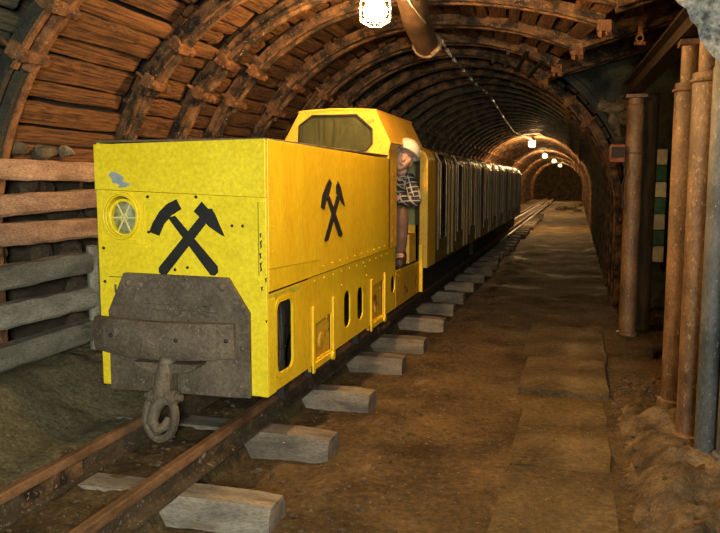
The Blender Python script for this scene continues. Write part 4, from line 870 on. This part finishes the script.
def prop(name, label, x, y, r, r2, zs, top, m, lean=(0, 0)):
    g = ground(x, y); t = thing(name, label, 'prop', (x, y, g), 'steel props in the row at right' if name == 'steel_prop' else None)
    def at(z): return (x + lean[0] * z, y + lean[1] * z, z)
    build(MB().lathe([(r, -.06), (r, zs - g), (r * .96, zs - g + .01), (r2, zs - g + .015)], (x, y, g), (lean[0], lean[1], 1), 24).rough(.004, 12), 'outer_tube', m, t, smooth=True)
    build(MB().lathe([(r2, zs - g - .05), (r2, top - g - .03)], (x, y, g), (lean[0], lean[1], 1), 20), 'inner_tube', m, t, smooth=True)
    b = MB().ring((x + lean[0] * zs, y, zs - .04), (lean[0], 0, 1), r * 1.04, .012, 24, 8)
    if r2 < r * .8: build(b, 'collar', m, t)
    build(MB().box(x + lean[0] * top - r2 * 1.3, x + lean[0] * top + r2 * 1.3, y - r2 * 1.3, y + r2 * 1.3, top - .04, top), 'head_plate', m, t, bevel=.004)
    build(MB().lathe([(r * 1.25, -.03), (r * 1.25, .02), (r * 1.02, .03)], (x, y, g), (0, 0, 1), 20), 'foot', m, t)
    return t
prop('steel_prop', 'rust-brown telescopic steel prop farthest left of the row of pipes at right', .727, 5.76, .092, .058, 2.36, 2.66, PROPM)
prop('steel_prop', 'rust-brown telescopic steel prop second in the row, shiny on its left', .735, 5.0, .086, .056, 2.33, 2.66, PROPM)
prop('steel_prop', 'bluish grey slim steel prop third in the row of pipes at right', .752, 4.56, .058, .05, 2.3, 2.66, PROPB)
prop('steel_prop', 'bluish grey steel prop at the right edge of the photo', .875, 4.42, .088, .08, 2.3, 2.66, PROPB)
prop('steel_post', 'brown steel post standing alone under the girder with a small box on it', .59, 8.75, .094, .085, 2.5, 2.62, PROPM)
b = MB().tube([(.77, 9.1, -.05), (.775, 9.1, 1.2), (.77, 9.12, 2.66)], [.085, .08, .082], 12).rough(.02, 5)
tag(build(b, 'timber_post', WOODP, smooth=True, sharp=60), 'old timber post standing just right of the bracketed steel post', 'post')
# box on the post
t = thing('junction_box', 'faded red junction box strapped to the brown steel post', 'box', (.41, 8.66, 1.88))
b = MB().box(.335, .49, 8.60, 8.72, 1.90, 2.09); build(b, 'case', REDM, t, bevel=.012)
build(MB().box(.35, .475, 8.585, 8.60, 1.95, 2.06), 'cover', DARK, t, bevel=.004); build(MB().ring((.59, 8.75, 2.0), (0, 0, 1), .102, .010, 24, 6), 'strap', IRON, t)
build(MB().tube([(.47, 8.62, 1.91), (.50, 8.60, 1.84), (.50, 8.62, 1.76), (.47, 8.64, 1.66), (.49, 8.63, 1.4)], .010, 6), 'lead', DARK, t)
# wall blocks
for i in range(7):
    z = .70 + .20 * i; m = WHITEB if i % 2 == 0 else TEAL
    b = MB().box(.925, 1.065, 10.02, 10.22, z, z + .19); b.rough(.012, 6)
    tag(build(b, 'wall_block', m, bevel=.01), ('whitish' if m is WHITEB else 'teal') + ' block in the narrow column glimpsed between the timber post and the pipes', 'block', ('whitish' if m is WHITEB else 'teal') + ' blocks in the narrow column')
# rubble above the arch haunch
k = 0
while k < 34:
    a = random.uniform(8, 60); r = 2.36 + .62 * random.random() ** 1.3; x, z = pol(a, r)
    if x > .85 or z > 2.75: continue
    s = random.uniform(.05, .11); b = MB().ball((x, 10.40 + random.uniform(-.04, .04), z), (s * random.uniform(.9, 1.4), s, s * random.uniform(.7, 1.1)), 7, 5); b.rough(.05, 9)
    tag(build(b, 'packing_stone', STONE), 'rough stone packed above the right haunch of the narrower arch', 'stone', 'stones packed above the arch haunch'); k += 1
tag(build(MB().ball((.09, 7.9, 3.34), (.10, .09, .075), 9, 6).rough(.04, 8), 'wedged_stone', SLABP), 'pale stone wedged on the middle side beam near the roof corner', 'stone')
# rock mass at the upper right corner
pr = [(.27, 2.76), (.405, 2.55), (.515, 2.395), (.63, 2.235), (.74, 2.10), (.90, 1.99), (1.2, 1.93), (1.55, 1.9), (1.6, 3.4), (.6, 3.4), (.36, 3.1)]
b = MB(); Ny = 14; cx, cz = .95, 2.65; ring = []
dense = []
for i in range(len(pr)):
    p0, p1 = pr[i], pr[(i + 1) % len(pr)]
    for k in range(4): dense.append((p0[0] + (p1[0] - p0[0]) * k / 4, p0[1] + (p1[1] - p0[1]) * k / 4))
n = len(dense); vs = []
def rk(x, y, z): return Vector((x, y, z)) + noise.noise_vector(Vector((x, y, z)) * 4.0) * .018 + noise.noise_vector(Vector((x, y, z)) * 16) * .022
for j in range(11):
    f = j / 10
    for (x, z) in dense: vs.append(rk(cx + (x - cx) * f, 3.92 + .06 * nz(x * 5, z * 5) * (1 - f), cz + (z - cz) * f))
fs_ = [(j * n + k, j * n + (k + 1) % n, (j + 1) * n + (k + 1) % n, (j + 1) * n + k) for j in range(10) for k in range(n)]
for j in range(1, 5):
    for (x, z) in dense: vs.append(rk(x + .10 * j, 3.92 + .10 * j, z + .06 * j))
fs_ += [((10 + j) * n + k, (10 + j) * n + (k + 1) % n, (11 + j) * n + (k + 1) % n, (11 + j) * n + k) for j in range(4) for k in range(n)] + [tuple(14 * n + k for k in range(n))]
tag(build(b.add(vs, fs_), 'rock_mass', SHOT, smooth=True, sharp=50), 'rough blue-grey rock mass jutting into the upper right corner', 'rock')
# thin cable between the pipes
tag(build(MB().tube([(.77, 4.86, 2.66), (.775, 4.86, 1.8), (.77, 4.87, .9), (.78, 4.86, ground(.78, 4.86))], .008, 6), 'hanging_cable', RUBBER), 'thin grey cable hanging straight down between the pipes at right', 'cable')
# dark hose on the floor behind the pipes
tag(build(MB().tube([(.72, 7.6, .05), (.85, 7.75, .07), (1.0, 7.7, .06), (1.1, 7.5, .06), (1.3, 7.4, .08)], .05, 10), 'floor_hose', DARK, smooth=True), 'black hose lying on the floor behind the pipes', 'hose')
# rubble lumps at the foot of the pipes
for i in range(14):
    x, y = random.uniform(.42, .62), random.uniform(4.0, 5.4); s = random.uniform(.02, .045)
    if i > 8: x, y = random.uniform(.35, .7), random.uniform(3.3, 4.0)
    tag(build(MB().ball((x, y, ground(x, y) + s * .2), (s * 1.3, s, s * .7), 7, 5).rough(.03, 11), 'rubble_stone', RUBB), 'lump of rubble in the mud at the foot of the pipes', 'stone', 'rubble at the foot of the pipes')
# stones far down the drift
for i in range(10):
    x, y = random.uniform(-1.2, .2), random.uniform(44, 56); s = random.uniform(.12, .3)
    tag(build(MB().ball((x, y, s * .3), (s * 1.3, s, s * .7), 7, 5).rough(.08, 5), 'rubble_stone', STONE), 'pale stone lying on the floor far down the drift', 'stone', 'stones far down the drift')

# ------------------------------------------------------------------ light
def light(name, kind, loc, power, col, size, rot=None):
    l = bpy.data.lights.new(name, kind); l.energy = power; l.color = col
    if kind == 'AREA': l.size = size
    else: l.shadow_soft_size = size
    o = bpy.data.objects.new(name, l); COL.objects.link(o); o.location = loc
    if rot: o.rotation_euler = rot
    return o
light('junction_fill_light', 'POINT', (-.35, 3.85, 2.66), 120, (1, .60, .24), .09)  # unseen warm fill, added to light the locomotive side and roof beams
fl_ = light('photographer_light', 'AREA', (.4, -1.2, 2.0), 124, (.96, 1, .87), .6); fl_.data.spread = R(115); fl_.rotation_euler = (Vector((-2.3, 3.9, 1.25)) - fl_.location).to_track_quat('-Z', 'Y').to_euler()
w = bpy.data.worlds.new('world'); S.world = w; w.use_nodes = True; w.node_tree.nodes['Background'].inputs[0].default_value = (.02, .017, .012, 1); w.node_tree.nodes['Background'].inputs[1].default_value = .5
S.view_settings.view_transform = 'Standard'; S.view_settings.look = 'None'; S.view_settings.gamma = 1; S.view_settings.use_curve_mapping = False; S.view_settings.exposure = 0.05
